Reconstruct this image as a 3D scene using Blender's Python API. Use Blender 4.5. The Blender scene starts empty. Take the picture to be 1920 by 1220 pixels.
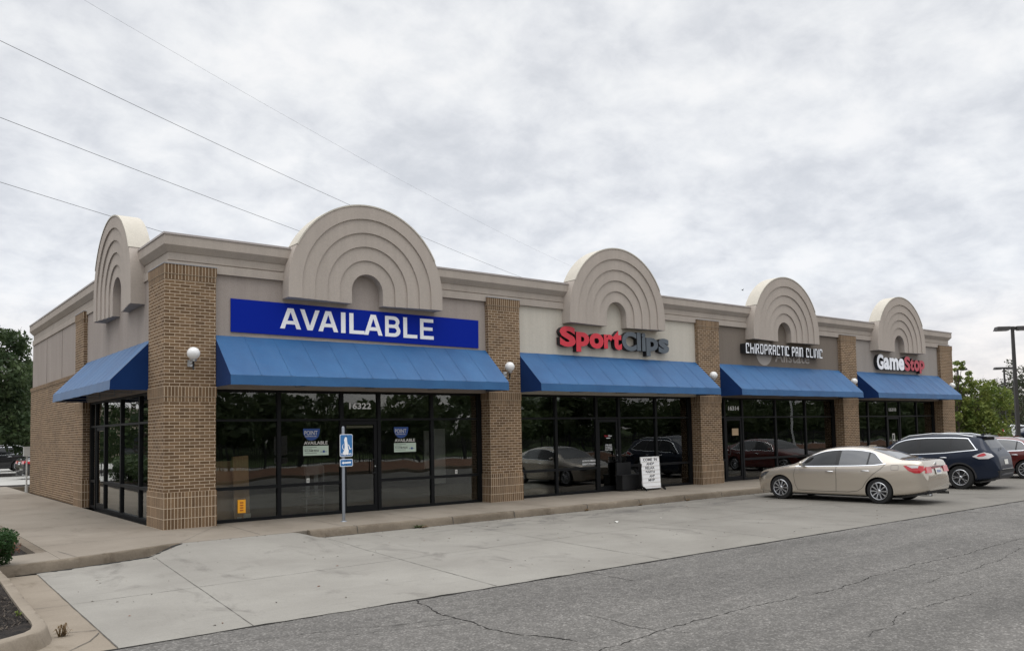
import bpy, bmesh, math, random
import numpy as np
from mathutils import Vector, Matrix
R_ = math.radians
scene = bpy.context.scene
COL = scene.collection
random.seed(7)

# ------------------------------------------------------------------ camera
cam_d = bpy.data.cameras.new('camera')
cam = bpy.data.objects.new('camera', cam_d); COL.objects.link(cam); scene.camera = cam
cam_d.sensor_width = 36.0
cam_d.lens = 36.0*1554.46/1920
cam_d.shift_y = 110/1920
cam_d.clip_start = .1; cam_d.clip_end = 4000
cr = Vector((0.78601735, -0.61788628, -0.01983097)); cu = Vector((-0.02052739, -0.0581468, 0.99809698)); cf = Vector((0.61786353, 0.78411447, 0.05838799))
M = Matrix((cr, cu, -cf)).transposed().to_4x4(); M.translation = Vector((-4.8156, -17.4399, 1.8033))
cam.matrix_world = M

# ------------------------------------------------------------------ sky, sun, exposure
SUN_AZ, SUN_EL = R_(225), R_(68)      # azimuth from +Y clockwise: behind the viewer, from the left
W = bpy.data.worlds.new('World'); scene.world = W; W.use_nodes = True
nt = W.node_tree; nt.nodes.clear()
def N(t, kind, **kw):
    n = t.nodes.new(kind)
    for k, v in kw.items():
        if k.startswith('i_'):
            n.inputs[k[2:].replace('_', ' ')].default_value = v
        else: setattr(n, k, v)
    return n
def ramp(t, pts, interp='LINEAR'):
    r = t.nodes.new('ShaderNodeValToRGB'); r.color_ramp.interpolation = interp
    e = r.color_ramp.elements
    while len(e) < len(pts): e.new(.5)
    for el, (p, c) in zip(e, pts):
        el.position = p; el.color = c if len(c) == 4 else (*c, 1)
    return r
sky = N(nt, 'ShaderNodeTexSky', sky_type='NISHITA', sun_disc=False, sun_elevation=SUN_EL, sun_rotation=SUN_AZ)
bg1 = N(nt, 'ShaderNodeBackground'); bg1.inputs[1].default_value = .08
nt.links.new(sky.outputs[0], bg1.inputs[0])
tc = N(nt, 'ShaderNodeTexCoord'); sp = N(nt, 'ShaderNodeSeparateXYZ'); nt.links.new(tc.outputs['Generated'], sp.inputs[0])
def mth(t, op, a, b=None, c=None):
    m = t.nodes.new('ShaderNodeMath'); m.operation = op
    for i, v in enumerate((a, b, c)):
        if v is None: continue
        if isinstance(v, (int, float)): m.inputs[i].default_value = v
        else: t.links.new(v, m.inputs[i])
    return m.outputs[0]
zz = mth(nt, 'ADD', mth(nt, 'MAXIMUM', sp.outputs[2], 0.0), .36)
cx = mth(nt, 'DIVIDE', sp.outputs[0], zz); cy = mth(nt, 'DIVIDE', sp.outputs[1], zz)
cmb = N(nt, 'ShaderNodeCombineXYZ'); nt.links.new(cx, cmb.inputs[0]); nt.links.new(cy, cmb.inputs[1])
n1 = N(nt, 'ShaderNodeTexNoise', i_Scale=9.5, i_Detail=9.0, i_Roughness=.6, i_Distortion=.2); nt.links.new(cmb.outputs[0], n1.inputs[0])
n2 = N(nt, 'ShaderNodeTexNoise', i_Scale=3.0, i_Detail=6.0, i_Roughness=.55, i_Distortion=.25); nt.links.new(cmb.outputs[0], n2.inputs[0])
mx = mth(nt, 'ADD', mth(nt, 'MULTIPLY', n1.outputs[0], .5), mth(nt, 'MULTIPLY', n2.outputs[0], .5))
cl = ramp(nt, [(.35, (.68, .705, .75)), (.43, (.77, .79, .83)), (.49, (.85, .867, .898)), (.55, (.915, .93, .95)), (.62, (1, 1, 1.005))], 'B_SPLINE'); nt.links.new(mx, cl.inputs[0])
# warm, thin band of cloud low over the horizon
hz = ramp(nt, [(0.0, (1.06, 1.0, .965)), (.06, (1.05, 1.0, .97)), (.16, (.99, 1.0, 1.02)), (.4, (1, 1, 1))]); nt.links.new(sp.outputs[2], hz.inputs[0])
mu = N(nt, 'ShaderNodeMix', data_type='RGBA', blend_type='MULTIPLY'); mu.inputs[0].default_value = 1
nt.links.new(cl.outputs[0], mu.inputs[6]); nt.links.new(hz.outputs[0], mu.inputs[7])
# overcast skies are brighter towards the zenith
zen = ramp(nt, [(.0, (1, 1, 1)), (.54, (1, 1, 1)), (.78, (2.3, 2.28, 2.24)), (1, (3.0, 2.96, 2.9))]); nt.links.new(sp.outputs[2], zen.inputs[0])
bg2 = N(nt, 'ShaderNodeBackground'); nt.links.new(mu.outputs[2], bg2.inputs[0]); nt.links.new(zen.outputs[0], bg2.inputs[1])
mxs = N(nt, 'ShaderNodeMixShader'); mxs.inputs[0].default_value = .93
nt.links.new(bg1.outputs[0], mxs.inputs[1]); nt.links.new(bg2.outputs[0], mxs.inputs[2])
wo = N(nt, 'ShaderNodeOutputWorld'); nt.links.new(mxs.outputs[0], wo.inputs[0])
sl = bpy.data.lights.new('sun', 'SUN'); sl.energy = .75; sl.angle = R_(35); sl.color = (1, .955, .89)
sun = bpy.data.objects.new('sun', sl); COL.objects.link(sun)
sun.rotation_euler = Vector((-math.sin(SUN_AZ)*math.cos(SUN_EL), -math.cos(SUN_AZ)*math.cos(SUN_EL), -math.sin(SUN_EL))).to_track_quat('-Z', 'Y').to_euler()
scene.view_settings.view_transform = 'Standard'; scene.view_settings.look = 'None'
scene.view_settings.exposure = 0.0; scene.view_settings.gamma = 1.0
scene.render.engine = 'CYCLES'
scene.cycles.max_bounces = 8; scene.cycles.transparent_max_bounces = 16
scene.render.resolution_x, scene.render.resolution_y = 1024, 650

# ------------------------------------------------------------------ materials
MAT = {}
def newmat(name):
    m = bpy.data.materials.new(name); m.use_nodes = True; t = m.node_tree
    b = t.nodes['Principled BSDF']; MAT[name] = m
    return m, t, b
def pos(t, scale=(1, 1, 1), src='POS'):
    mp = t.nodes.new('ShaderNodeMapping'); mp.inputs['Scale'].default_value = scale
    if src == 'POS': g = t.nodes.new('ShaderNodeNewGeometry'); t.links.new(g.outputs['Position'], mp.inputs[0])
    else:
        g = t.nodes.new('ShaderNodeTexCoord'); t.links.new(g.outputs[src], mp.inputs[0])
    return mp.outputs[0]
def noise(t, vec, scale, detail=4, rough=.55, dist=0):
    n = N(t, 'ShaderNodeTexNoise', i_Scale=scale, i_Detail=detail, i_Roughness=rough, i_Distortion=dist); t.links.new(vec, n.inputs[0]); return n.outputs[0]
def bump(t, b, h, strength, dist=.01):
    bp_ = N(t, 'ShaderNodeBump', i_Strength=strength, i_Distance=dist); t.links.new(h, bp_.inputs['Height']); t.links.new(bp_.outputs[0], b.inputs['Normal'])
def mixc(t, f, a, c, mode='MIX'):
    m = N(t, 'ShaderNodeMix', data_type='RGBA', blend_type=mode)
    for i, v in ((0, f), (6, a), (7, c)):
        if isinstance(v, (int, float)): m.inputs[i].default_value = v
        elif isinstance(v, tuple): m.inputs[i].default_value = (*v, 1)
        else: t.links.new(v, m.inputs[i])
    return m.outputs[2]
def plain(name, col, rough=.6, metal=0, spec=.5, coat=0, emit=None):
    m, t, b = newmat(name)
    b.inputs['Base Color'].default_value = (*col, 1); b.inputs['Roughness'].default_value = rough
    b.inputs['Metallic'].default_value = metal; b.inputs['Specular IOR Level'].default_value = spec
    b.inputs['Coat Weight'].default_value = coat; b.inputs['Coat Roughness'].default_value = .04
    if emit: b.inputs['Emission Color'].default_value = (*col, 1); b.inputs['Emission Strength'].default_value = emit
    return m
def varied(name, c1, c2, scale, rough=.8, fine=0, fs=60, bs=.3, bd=.01, stretch=(1, 1, 1), lo=.35, hi=.65, spec=.3):
    m, t, b = newmat(name); v = pos(t, stretch)
    r = ramp(t, [(lo, c1), (hi, c2)]); t.links.new(noise(t, v, scale), r.inputs[0]); c = r.outputs[0]
    nf = noise(t, pos(t), fs, 3, .7)
    if fine:
        rf = ramp(t, [(.3, (1-fine,)*3), (.7, (1+fine,)*3)]); t.links.new(nf, rf.inputs[0]); c = mixc(t, 1.0, c, rf.outputs[0], 'MULTIPLY')
    t.links.new(c, b.inputs['Base Color']); b.inputs['Roughness'].default_value = rough; b.inputs['Specular IOR Level'].default_value = spec
    bump(t, b, nf, bs, bd)
    return m
def stucco(name, c, d):
    m, t, b = newmat(name)
    r = ramp(t, [(.3, tuple(x*d for x in c)), (.7, c)]); t.links.new(noise(t, pos(t, (1, 1, .28)), 1.6, 6, .6), r.inputs[0])
    nf = noise(t, pos(t), 55, 3, .75)
    rf = ramp(t, [(.3, (.87,)*3), (.7, (1.1,)*3)]); t.links.new(nf, rf.inputs[0])
    st = ramp(t, [(.42, (.86, .855, .85)), (.56, (1, 1, 1))]); t.links.new(noise(t, pos(t, (5, 5, .22)), 1.3, 5, .65), st.inputs[0])
    t.links.new(mixc(t, .28, mixc(t, 1.0, r.outputs[0], rf.outputs[0], 'MULTIPLY'), st.outputs[0], 'MULTIPLY'), b.inputs['Base Color'])
    b.inputs['Roughness'].default_value = .92; b.inputs['Specular IOR Level'].default_value = .15; bump(t, b, nf, .35, .006)
stucco('stucco_mauve', (.385, .335, .300), .88)
stucco('stucco_cream', (.59, .55, .475), .93)
stucco('stucco_taupe', (.22, .186, .155), .88)
stucco('stucco_arch', (.475, .42, .37), .9)
stucco('stucco_trim', (.445, .393, .343), .88)
stucco('stucco_grey', (.36, .325, .295), .9)
def brick(name, bw, rh, off):
    m, t, b = newmat(name)
    uv = t.nodes.new('ShaderNodeTexCoord').outputs['UV']
    br = N(t, 'ShaderNodeTexBrick', offset=off, offset_frequency=2, squash=1.0)
    t.links.new(uv, br.inputs[0])
    br.inputs['Color1'].default_value = (.128, .080, .045, 1); br.inputs['Color2'].default_value = (.228, .148, .084, 1); br.inputs['Mortar'].default_value = (.57, .465, .345, 1)
    br.inputs['Scale'].default_value = 1; br.inputs['Mortar Size'].default_value = .0062; br.inputs['Mortar Smooth'].default_value = .12; br.inputs['Bias'].default_value = .05
    br.inputs['Brick Width'].default_value = bw; br.inputs['Row Height'].default_value = rh
    nf = noise(t, pos(t), 90, 3, .7); rf = ramp(t, [(.25, (.72,)*3), (.75, (1.22,)*3)]); t.links.new(nf, rf.inputs[0])
    c = mixc(t, 1.0, br.outputs[0], rf.outputs[0], 'MULTIPLY')
    big = ramp(t, [(.3, (.86, .86, .87)), (.7, (1.08, 1.06, 1.04))]); t.links.new(noise(t, pos(t), .9, 4), big.inputs[0])
    c = mixc(t, 1.0, c, big.outputs[0], 'MULTIPLY'); t.links.new(c, b.inputs['Base Color'])
    b.inputs['Roughness'].default_value = .88; b.inputs['Specular IOR Level'].default_value = .2
    h = mth(t, 'SUBTRACT', mth(t, 'MULTIPLY', nf, .25), br.outputs[1]); bump(t, b, h, .7, .006)
brick('brick_running', .202, .0678, .5)
brick('brick_soldier', .0678, .21, 0)
def concrete(name, a, c, stain, fs=70):
    m, t, b = newmat(name)
    r = ramp(t, [(.32, a), (.68, c)]); t.links.new(noise(t, pos(t), .55, 7, .62, .3), r.inputs[0]); col = r.outputs[0]
    s = ramp(t, [(.56, (1, 1, 1)), (.70, stain)]); t.links.new(noise(t, pos(t, (1, .45, 1)), 1.5, 6, .66, .8), s.inputs[0]); col = mixc(t, 1, col, s.outputs[0], 'MULTIPLY')
    sc = ramp(t, [(.60, (1, 1, 1)), (.74, (.80, .80, .80))]); t.links.new(noise(t, pos(t, (.45, 4.0, 1)), 3.2, 5, .6, .3), sc.inputs[0]); col = mixc(t, .8, col, sc.outputs[0], 'MULTIPLY')
    nf = noise(t, pos(t), fs, 4, .75); rf = ramp(t, [(.3, (.86,)*3), (.7, (1.1,)*3)]); t.links.new(nf, rf.inputs[0]); col = mixc(t, 1, col, rf.outputs[0], 'MULTIPLY')
    sk = N(t, 'ShaderNodeTexVoronoi', i_Scale=7.0); t.links.new(pos(t), sk.inputs[0])
    sr = ramp(t, [(.035, (.35, .33, .3)), (.06, (1, 1, 1))]); t.links.new(sk.outputs[0], sr.inputs[0]); col = mixc(t, .55, col, sr.outputs[0], 'MULTIPLY')
    t.links.new(col, b.inputs['Base Color']); b.inputs['Roughness'].default_value = .85; b.inputs['Specular IOR Level'].default_value = .3
    bump(t, b, nf, .3, .004)
    return m, t, b
concrete('concrete_lot', (.226, .212, .187), (.292, .277, .246), (.70, .69, .69))
m, t, b = MAT['concrete_lot'], MAT['concrete_lot'].node_tree, MAT['concrete_lot'].node_tree.nodes['Principled BSDF']
old = b.inputs['Base Color'].links[0].from_socket
gg = t.nodes.new('ShaderNodeNewGeometry'); ss = t.nodes.new('ShaderNodeSeparateXYZ'); t.links.new(gg.outputs['Position'], ss.inputs[0])
band = mth(t, 'SUBTRACT', 1.0, mth(t, 'MINIMUM', mth(t, 'MULTIPLY', mth(t, 'ABSOLUTE', mth(t, 'ADD', ss.outputs[1], 3.35)), 1.05), 1.0))
xm = mth(t, 'MINIMUM', mth(t, 'MAXIMUM', mth(t, 'MULTIPLY', mth(t, 'SUBTRACT', ss.outputs[0], 3.5), .5), 0.0), 1.0)
nn = ramp(t, [(.47, (0, 0, 0)), (.62, (1, 1, 1))]); t.links.new(noise(t, pos(t, (.8, 1.6, 1)), 1.7, 6, .65, .6), nn.inputs[0])
fac = mth(t, 'MULTIPLY', mth(t, 'MULTIPLY', mth(t, 'MULTIPLY', band, xm), nn.outputs[0]), .75)
age = ramp(t, [(0, (1, 1, 1)), (.35, (.90, .895, .885)), (1, (.66, .65, .64))]); t.links.new(mth(t, 'MINIMUM', mth(t, 'MAXIMUM', mth(t, 'MULTIPLY', mth(t, 'SUBTRACT', mth(t, 'ADD', ss.outputs[0], mth(t, 'MULTIPLY', noise(t, pos(t), .6, 4), 4.0)), 4.5), .085), 0.0), 1.0), age.inputs[0])
t.links.new(mixc(t, fac, mixc(t, 1.0, old, age.outputs[0], 'MULTIPLY'), (.075, .07, .065)), b.inputs['Base Color'])
concrete('concrete_walk', (.20, .170, .135), (.265, .230, .187), (.80, .79, .77))
concrete('concrete_kerb', (.125, .10, .073), (.215, .178, .135), (.55, .51, .47), 28)
concrete('concrete_gutter', (.205, .170, .130), (.28, .238, .187), (.72, .70, .66))
# old asphalt with light stones
m, t, b = newmat('asphalt')
vo = N(t, 'ShaderNodeTexVoronoi', i_Scale=48.0); t.links.new(pos(t), vo.inputs[0])
sv = N(t, 'ShaderNodeSeparateColor'); t.links.new(vo.outputs['Color'], sv.inputs[0])
r = ramp(t, [(.0, (.03, .029, .028)), (.35, (.09, .087, .083)), (.7, (.16, .154, .147)), (1, (.40, .38, .355))]); t.links.new(sv.outputs[0], r.inputs[0])
d = ramp(t, [(.2, (1.15,)*3), (.62, (.5,)*3)]); t.links.new(vo.outputs['Distance'], d.inputs[0])
col = mixc(t, .8, r.outputs[0], d.outputs[0], 'MULTIPLY')
col = mixc(t, .62, col, (.146, .136, .122))
big = ramp(t, [(.3, (.84,)*3), (.7, (1.14,)*3)]); t.links.new(noise(t, pos(t), .35, 6, .6, .4), big.inputs[0]); col = mixc(t, 1, col, big.outputs[0], 'MULTIPLY')
ln = ramp(t, [(.36, (.80,)*3), (.62, (1.1,)*3)]); t.links.new(noise(t, pos(t, (.12, .8, 1)), 1.1, 5, .6, .5), ln.inputs[0]); col = mixc(t, .9, col, ln.outputs[0], 'MULTIPLY')
md = ramp(t, [(.35, (.84,)*3), (.65, (1.12,)*3)]); t.links.new(noise(t, pos(t), 6, 4, .7), md.inputs[0]); col = mixc(t, 1, col, md.outputs[0], 'MULTIPLY')
t.links.new(col, b.inputs['Base Color']); b.inputs['Roughness'].default_value = .86; b.inputs['Specular IOR Level'].default_value = .35
bump(t, b, mth(t, 'ADD', mth(t, 'MULTIPLY', vo.outputs['Distance'], -1.0), sv.outputs[1]), .55, .006)
varied('grass', (.035, .06, .018), (.075, .105, .035), 3, .9, .3, 40, .8, .03)
varied('mulch', (.010, .008, .007), (.038, .029, .023), 14, .95, .4, 55, 1, .03)
varied('red_mulch', (.10, .05, .03), (.19, .10, .06), 3, .95, .3, 30, .8, .03)
varied('earth', (.09, .085, .06), (.14, .125, .09), .2, .95, .2, 8, .3, .02)
varied('pale_pavement', (.33, .32, .30), (.42, .41, .38), .6, .9, .1, 40)
def leafmat(name, a, c, sc=1.1, rough=.6):
    m, t, b = newmat(name); r = ramp(t, [(.35, a), (.65, c)]); t.links.new(noise(t, pos(t), sc, 4), r.inputs[0])
    t.links.new(r.outputs[0], b.inputs['Base Color']); b.inputs['Roughness'].default_value = rough; b.inputs['Specular IOR Level'].default_value = .35
    tr = N(t, 'ShaderNodeBsdfTranslucent'); t.links.new(r.outputs[0], tr.inputs[0]); ms = t.nodes.new('ShaderNodeMixShader'); ms.inputs[0].default_value = .3
    t.links.new(b.outputs[0], ms.inputs[1]); t.links.new(tr.outputs[0], ms.inputs[2]); t.links.new(ms.outputs[0], t.nodes['Material Output'].inputs[0])
leafmat('leaf_dark', (.030, .055, .020), (.078, .112, .042)); leafmat('leaf_light', (.085, .135, .022), (.22, .25, .055), 1.6)
leafmat('leaf_olive', (.035, .045, .024), (.075, .085, .045)); leafmat('leaf_juniper', (.018, .05, .012), (.05, .11, .03), 9)
leafmat('leaf_wood', (.05, .075, .03), (.11, .14, .06), .25); leafmat('leaf_grey', (.06, .06, .05), (.115, .105, .09)); leafmat('leaf_rust', (.16, .07, .04), (.25, .12, .07), 9); leafmat('leaf_straw', (.15, .10, .055), (.27, .19, .10), 9)
varied('bark', (.045, .035, .028), (.11, .09, .07), 9, .95, .3, 40, .8, .02, (1, 1, .3))
# blue awning cloth
def cloth(name, a, c, rough=.55, spec=.5):
    m, t, b = newmat(name); r = ramp(t, [(.3, a), (.7, c)]); t.links.new(noise(t, pos(t), 1.1, 5), r.inputs[0])
    wv = noise(t, pos(t), 160, 2); rf = ramp(t, [(.3, (.93,)*3), (.7, (1.06,)*3)]); t.links.new(wv, rf.inputs[0])
    t.links.new(mixc(t, 1, r.outputs[0], rf.outputs[0], 'MULTIPLY'), b.inputs['Base Color'])
    b.inputs['Roughness'].default_value = rough; b.inputs['Specular IOR Level'].default_value = spec
    b.inputs['Sheen Weight'].default_value = .3*spec; b.inputs['Sheen Roughness'].default_value = .35
    bump(t, b, noise(t, pos(t, (1, 1, .6)), 3.2, 3), .35, .03)
cloth('blue_cloth', (.009, .076, .208), (.020, .112, .272), .5); cloth('blue_cloth_shaded', (.006, .026, .105), (.008, .034, .13), .9, .15)  # second one: same cloth darkened for the side panels, shade put into colour
# glass
def glass(name, tint, gain, wav=.012):
    m, t, b = newmat(name); t.nodes.remove(b)
    tr = N(t, 'ShaderNodeBsdfTransparent'); tr.inputs[0].default_value = (*tint, 1)
    gl = N(t, 'ShaderNodeBsdfGlossy'); gl.inputs['Roughness'].default_value = 0; gl.inputs[0].default_value = (.92, .94, .93, 1)
    h = noise(t, pos(t, (1, 1, .8)), .9, 1, .4)
    bp_ = N(t, 'ShaderNodeBump', i_Strength=1.0, i_Distance=wav); t.links.new(h, bp_.inputs['Height'])
    fr = N(t, 'ShaderNodeFresnel', i_IOR=1.52); t.links.new(bp_.outputs[0], gl.inputs['Normal'])
    f = mth(t, 'MINIMUM', mth(t, 'MULTIPLY', fr.outputs[0], gain), 1.0)
    ms = N(t, 'ShaderNodeMixShader'); t.links.new(f, ms.inputs[0]); t.links.new(tr.outputs[0], ms.inputs[1]); t.links.new(gl.outputs[0], ms.inputs[2])
    t.links.new(ms.outputs[0], t.nodes['Material Output'].inputs[0])
glass('shop_glass', (.78, .79, .77), 1.7, .006)
plain('frame_dark', (.0045, .005, .006), .5, .0, .22)
plain('black', (.008, .008, .009), .5); plain('rubber', (.018, .018, .018), .75, spec=.3)
plain('white_paint', (.78, .79, .78), .45); plain('sign_blue', (.001, .017, .29), .6, spec=.1); plain('sign_white', (.93, .93, .93), .4, spec=.25)
plain('letter_red', (.60, .028, .048), .4, emit=.05); plain('letter_slate', (.095, .115, .135), .4)
plain('letter_return', (.012, .012, .013), .5)
plain('letter_white', (.80, .82, .86), .35, emit=.1); plain('letter_rose', (.50, .06, .085), .45)
plain('scar', (.45, .41, .37), .9)
plain('metal_grey', (.30, .31, .33), .45, .7); plain('galv', (.27, .29, .32), .42, .65); plain('coping', (.42, .38, .36), .5, .3)
plain('aluminium', (.6, .61, .62), .35, .9); plain('chrome', (.75, .76, .78), .14, 1); plain('rim', (.52, .53, .55), .27, .9)
plain('globe', (.80, .80, .79), .22, spec=.5, coat=.3)
plain('iron_dark', (.03, .03, .032), .5, .3); plain('lamp_brown', (.045, .042, .04), .5, .3)
plain('hc_blue', (.035, .17, .42), .42); plain('cardboard', (.56, .36, .20), .85); plain('label_orange', (.95, .42, .02), .6)
plain('tan_strip', (.42, .36, .30), .6); plain('paper', (.72, .71, .66), .8); plain('paper_green', (.55, .66, .55), .7); plain('paper_tan', (.55, .40, .25), .8)
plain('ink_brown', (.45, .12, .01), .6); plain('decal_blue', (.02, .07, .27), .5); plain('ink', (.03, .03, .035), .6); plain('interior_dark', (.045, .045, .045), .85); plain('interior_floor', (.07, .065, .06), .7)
plain('interior_white', (.45, .45, .44), .8); plain('tile_white', (.6, .6, .6), .8); plain('joint', (.105, .098, .088), .95, spec=.1); plain('crack', (.038, .036, .034), .95, spec=.05)
plain('neon_red', (.7, .03, .04), .4, emit=.25); plain('neon_white', (.75, .78, .8), .4, emit=.25)
plain('beige_wall', (.40, .34, .27), .9); plain('utility_grey', (.48, .48, .46), .5); plain('wood_pole', (.10, .075, .055), .9)
plain('red_plastic', (.55, .03, .03), .4); plain('skyblue_poster', (.12, .25, .5), .6)
def paint(name, c, metal=.55, rough=.34, coat=1.0):
    m = plain(name, c, rough, metal, .5*coat, coat)
    return m
paint('paint_gold', (.54, .485, .41), .6, .25); paint('paint_navy', (.010, .016, .032), .2, .35, .35); paint('paint_red', (.12, .016, .012), .3, .3); paint('paint_black', (.010, .010, .012), .2, .3)
plain('car_glass', (.035, .038, .042), .03, 0, .9, .6); plain('car_glass_mid', (.02, .022, .024), .05, 0, .5, .25); plain('car_glass_dark', (.008, .009, .010), .03, 0, .35, .15); plain('tail_red', (.48, .012, .022), .12, coat=1); plain('tail_clear', (.62, .60, .60), .15, coat=1); plain('head_clear', (.07, .07, .075), .08, .2, coat=1)
plain('cladding', (.03, .03, .032), .7); plain('rim_dark', (.02, .02, .022), .5)

plain('lit_panel', (.9, .9, .82), .5, emit=9.0)
# ------------------------------------------------------------------ mesh helpers
FR = lambda u, o, z: (u, -o, z)           # front facade: u along x, o outwards
LF = lambda u, o, z: (-o, u, z)           # left facade: u along y
RT = lambda u, o, z: (34.9+o, u, z)
ID = lambda x, y, z: (x, y, z)
class MB:
    def __init__(s): s.v = []; s.f = []; s.m = []; s.vo = []
    def add(s, vs, fs, mi=0, vo=(0, 0)):
        k = len(s.v); s.v += [tuple(v) for v in vs]
        for f in fs: s.f.append([i+k for i in f]); s.m.append(mi); s.vo.append(vo)
        return s
    def box(s, a0, a1, b0, b1, c0, c1, mi=0, F=ID, vo=(0, 0)):
        vs = [F(a, b, c) for c in (c0, c1) for b in (b0, b1) for a in (a0, a1)]
        return s.add(vs, [(0, 1, 3, 2), (4, 6, 7, 5), (0, 4, 5, 1), (2, 3, 7, 6), (0, 2, 6, 4), (1, 5, 7, 3)], mi, vo)
    def prism(s, pts, o0, o1, mi=0, F=ID, mi_side=None):
        """polygon pts (u,z) extruded between o0 and o1"""
        n = len(pts); vs = [F(u, o0, z) for u, z in pts]+[F(u, o1, z) for u, z in pts]
        s.add(vs, [tuple(range(n)), tuple(range(n, 2*n))], mi)
        k = len(s.v)-2*n
        for i in range(n):
            j = (i+1) % n; s.f.append([k+i, k+j, k+n+j, k+n+i]); s.m.append(mi if mi_side is None else mi_side); s.vo.append((0, 0))
        return s
    def slab(s, pts, z0, z1, mi=0):
        n = len(pts); vs = [(x, y, z0) for x, y in pts]+[(x, y, z1) for x, y in pts]
        return s.add(vs, [tuple(range(n)), tuple(range(n, 2*n))]+[(i, (i+1) % n, n+(i+1) % n, n+i) for i in range(n)], mi)
    def tube(s, path, rad, n=8, mi=0, caps=True):
        path = [Vector(p) for p in path]; rings = []
        if not isinstance(rad, (list, tuple)): rad = [rad]*len(path)
        ref = None
        for i, p in enumerate(path):
            d = (path[min(i+1, len(path)-1)]-path[max(i-1, 0)]).normalized()
            a = d.cross(Vector((0, 0, 1)))
            if a.length < .05: a = d.cross(Vector((1, 0, 0)))
            a.normalize()
            if ref is not None and a.dot(ref) < 0: a = -a
            ref = a; b = d.cross(a)
            rings.append([p+(a*math.cos(2*math.pi*k/n)+b*math.sin(2*math.pi*k/n))*rad[i] for k in range(n)])
        vs = [v for r in rings for v in r]; fs = []
        for i in range(len(path)-1):
            for k in range(n): fs.append((i*n+k, i*n+(k+1) % n, (i+1)*n+(k+1) % n, (i+1)*n+k))
        if caps: fs += [tuple(range(n)), tuple(range((len(path)-1)*n, len(path)*n))]
        return s.add(vs, fs, mi)
    def lathe(s, prof, c, axis='z', n=24, mi=0, closed=False):
        vs = []; m_ = len(prof)
        for k in range(n):
            a = 2*math.pi*k/n
            for r, h in prof:
                if axis == 'z': vs.append((c[0]+r*math.cos(a), c[1]+r*math.sin(a), c[2]+h))
                elif axis == 'x': vs.append((c[0]+h, c[1]+r*math.cos(a), c[2]+r*math.sin(a)))
                else: vs.append((c[0]+r*math.cos(a), c[1]+h, c[2]+r*math.sin(a)))
        fs = []
        for k in range(n):
            for i in range(m_-1 if not closed else m_):
                j = (i+1) % m_; k2 = (k+1) % n; fs.append((k*m_+i, k*m_+j, k2*m_+j, k2*m_+i))
        return s.add(vs, fs, mi)
    def build(s, name, mats, parent=None, smooth=0, normals=True):
        me = bpy.data.meshes.new(name); me.from_pydata(s.v, [], s.f)
        if isinstance(mats, str): mats = [mats]
        for x in mats: me.materials.append(MAT[x])
        me.polygons.foreach_set('material_index', s.m)
        if normals:
            bm = bmesh.new(); bm.from_mesh(me); bm.verts.ensure_lookup_table()
            bmesh.ops.recalc_face_normals(bm, faces=bm.faces); bm.to_mesh(me); bm.free()
        uv = me.uv_layers.new(name='UVMap').data; vs = me.vertices
        for p, vo in zip(me.polygons, s.vo):
            n = p.normal; ax = max(range(3), key=lambda i: abs(n[i]))
            for li in p.loop_indices:
                c = vs[me.loops[li].vertex_index].co
                if ax == 0: q = (c.y, c.z)
                elif ax == 1: q = (c.x, c.z)
                else: q = (c.x, c.y)
                uv[li].uv = (q[0]-vo[0], q[1]-vo[1])
        if smooth:
            me.shade_smooth(); me.set_sharp_from_angle(angle=R_(smooth))
        o = bpy.data.objects.new(name, me); COL.objects.link(o)
        if parent: o.parent = parent
        return o
def empty(name, label=None, cat=None, loc=(0, 0, 0), rz=0, group=None, parent=None):
    o = bpy.data.objects.new(name, None); COL.objects.link(o); o.location = loc; o.rotation_euler = (0, 0, rz); o.empty_display_size = .2
    if parent: o.parent = parent
    tag(o, label, cat, group); return o
def tag(o, label=None, cat=None, group=None, kind=None):
    if label: o['label'] = label
    if cat: o['category'] = cat
    if group: o['group'] = group
    if kind: o['kind'] = kind
    return o
def struct(o): o['kind'] = 'structure'; return o
def copytree(o, parent=None):
    c = o.copy(); COL.objects.link(c)
    if parent: c.parent = parent
    for ch in list(o.children): copytree(ch, c)
    return c

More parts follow.
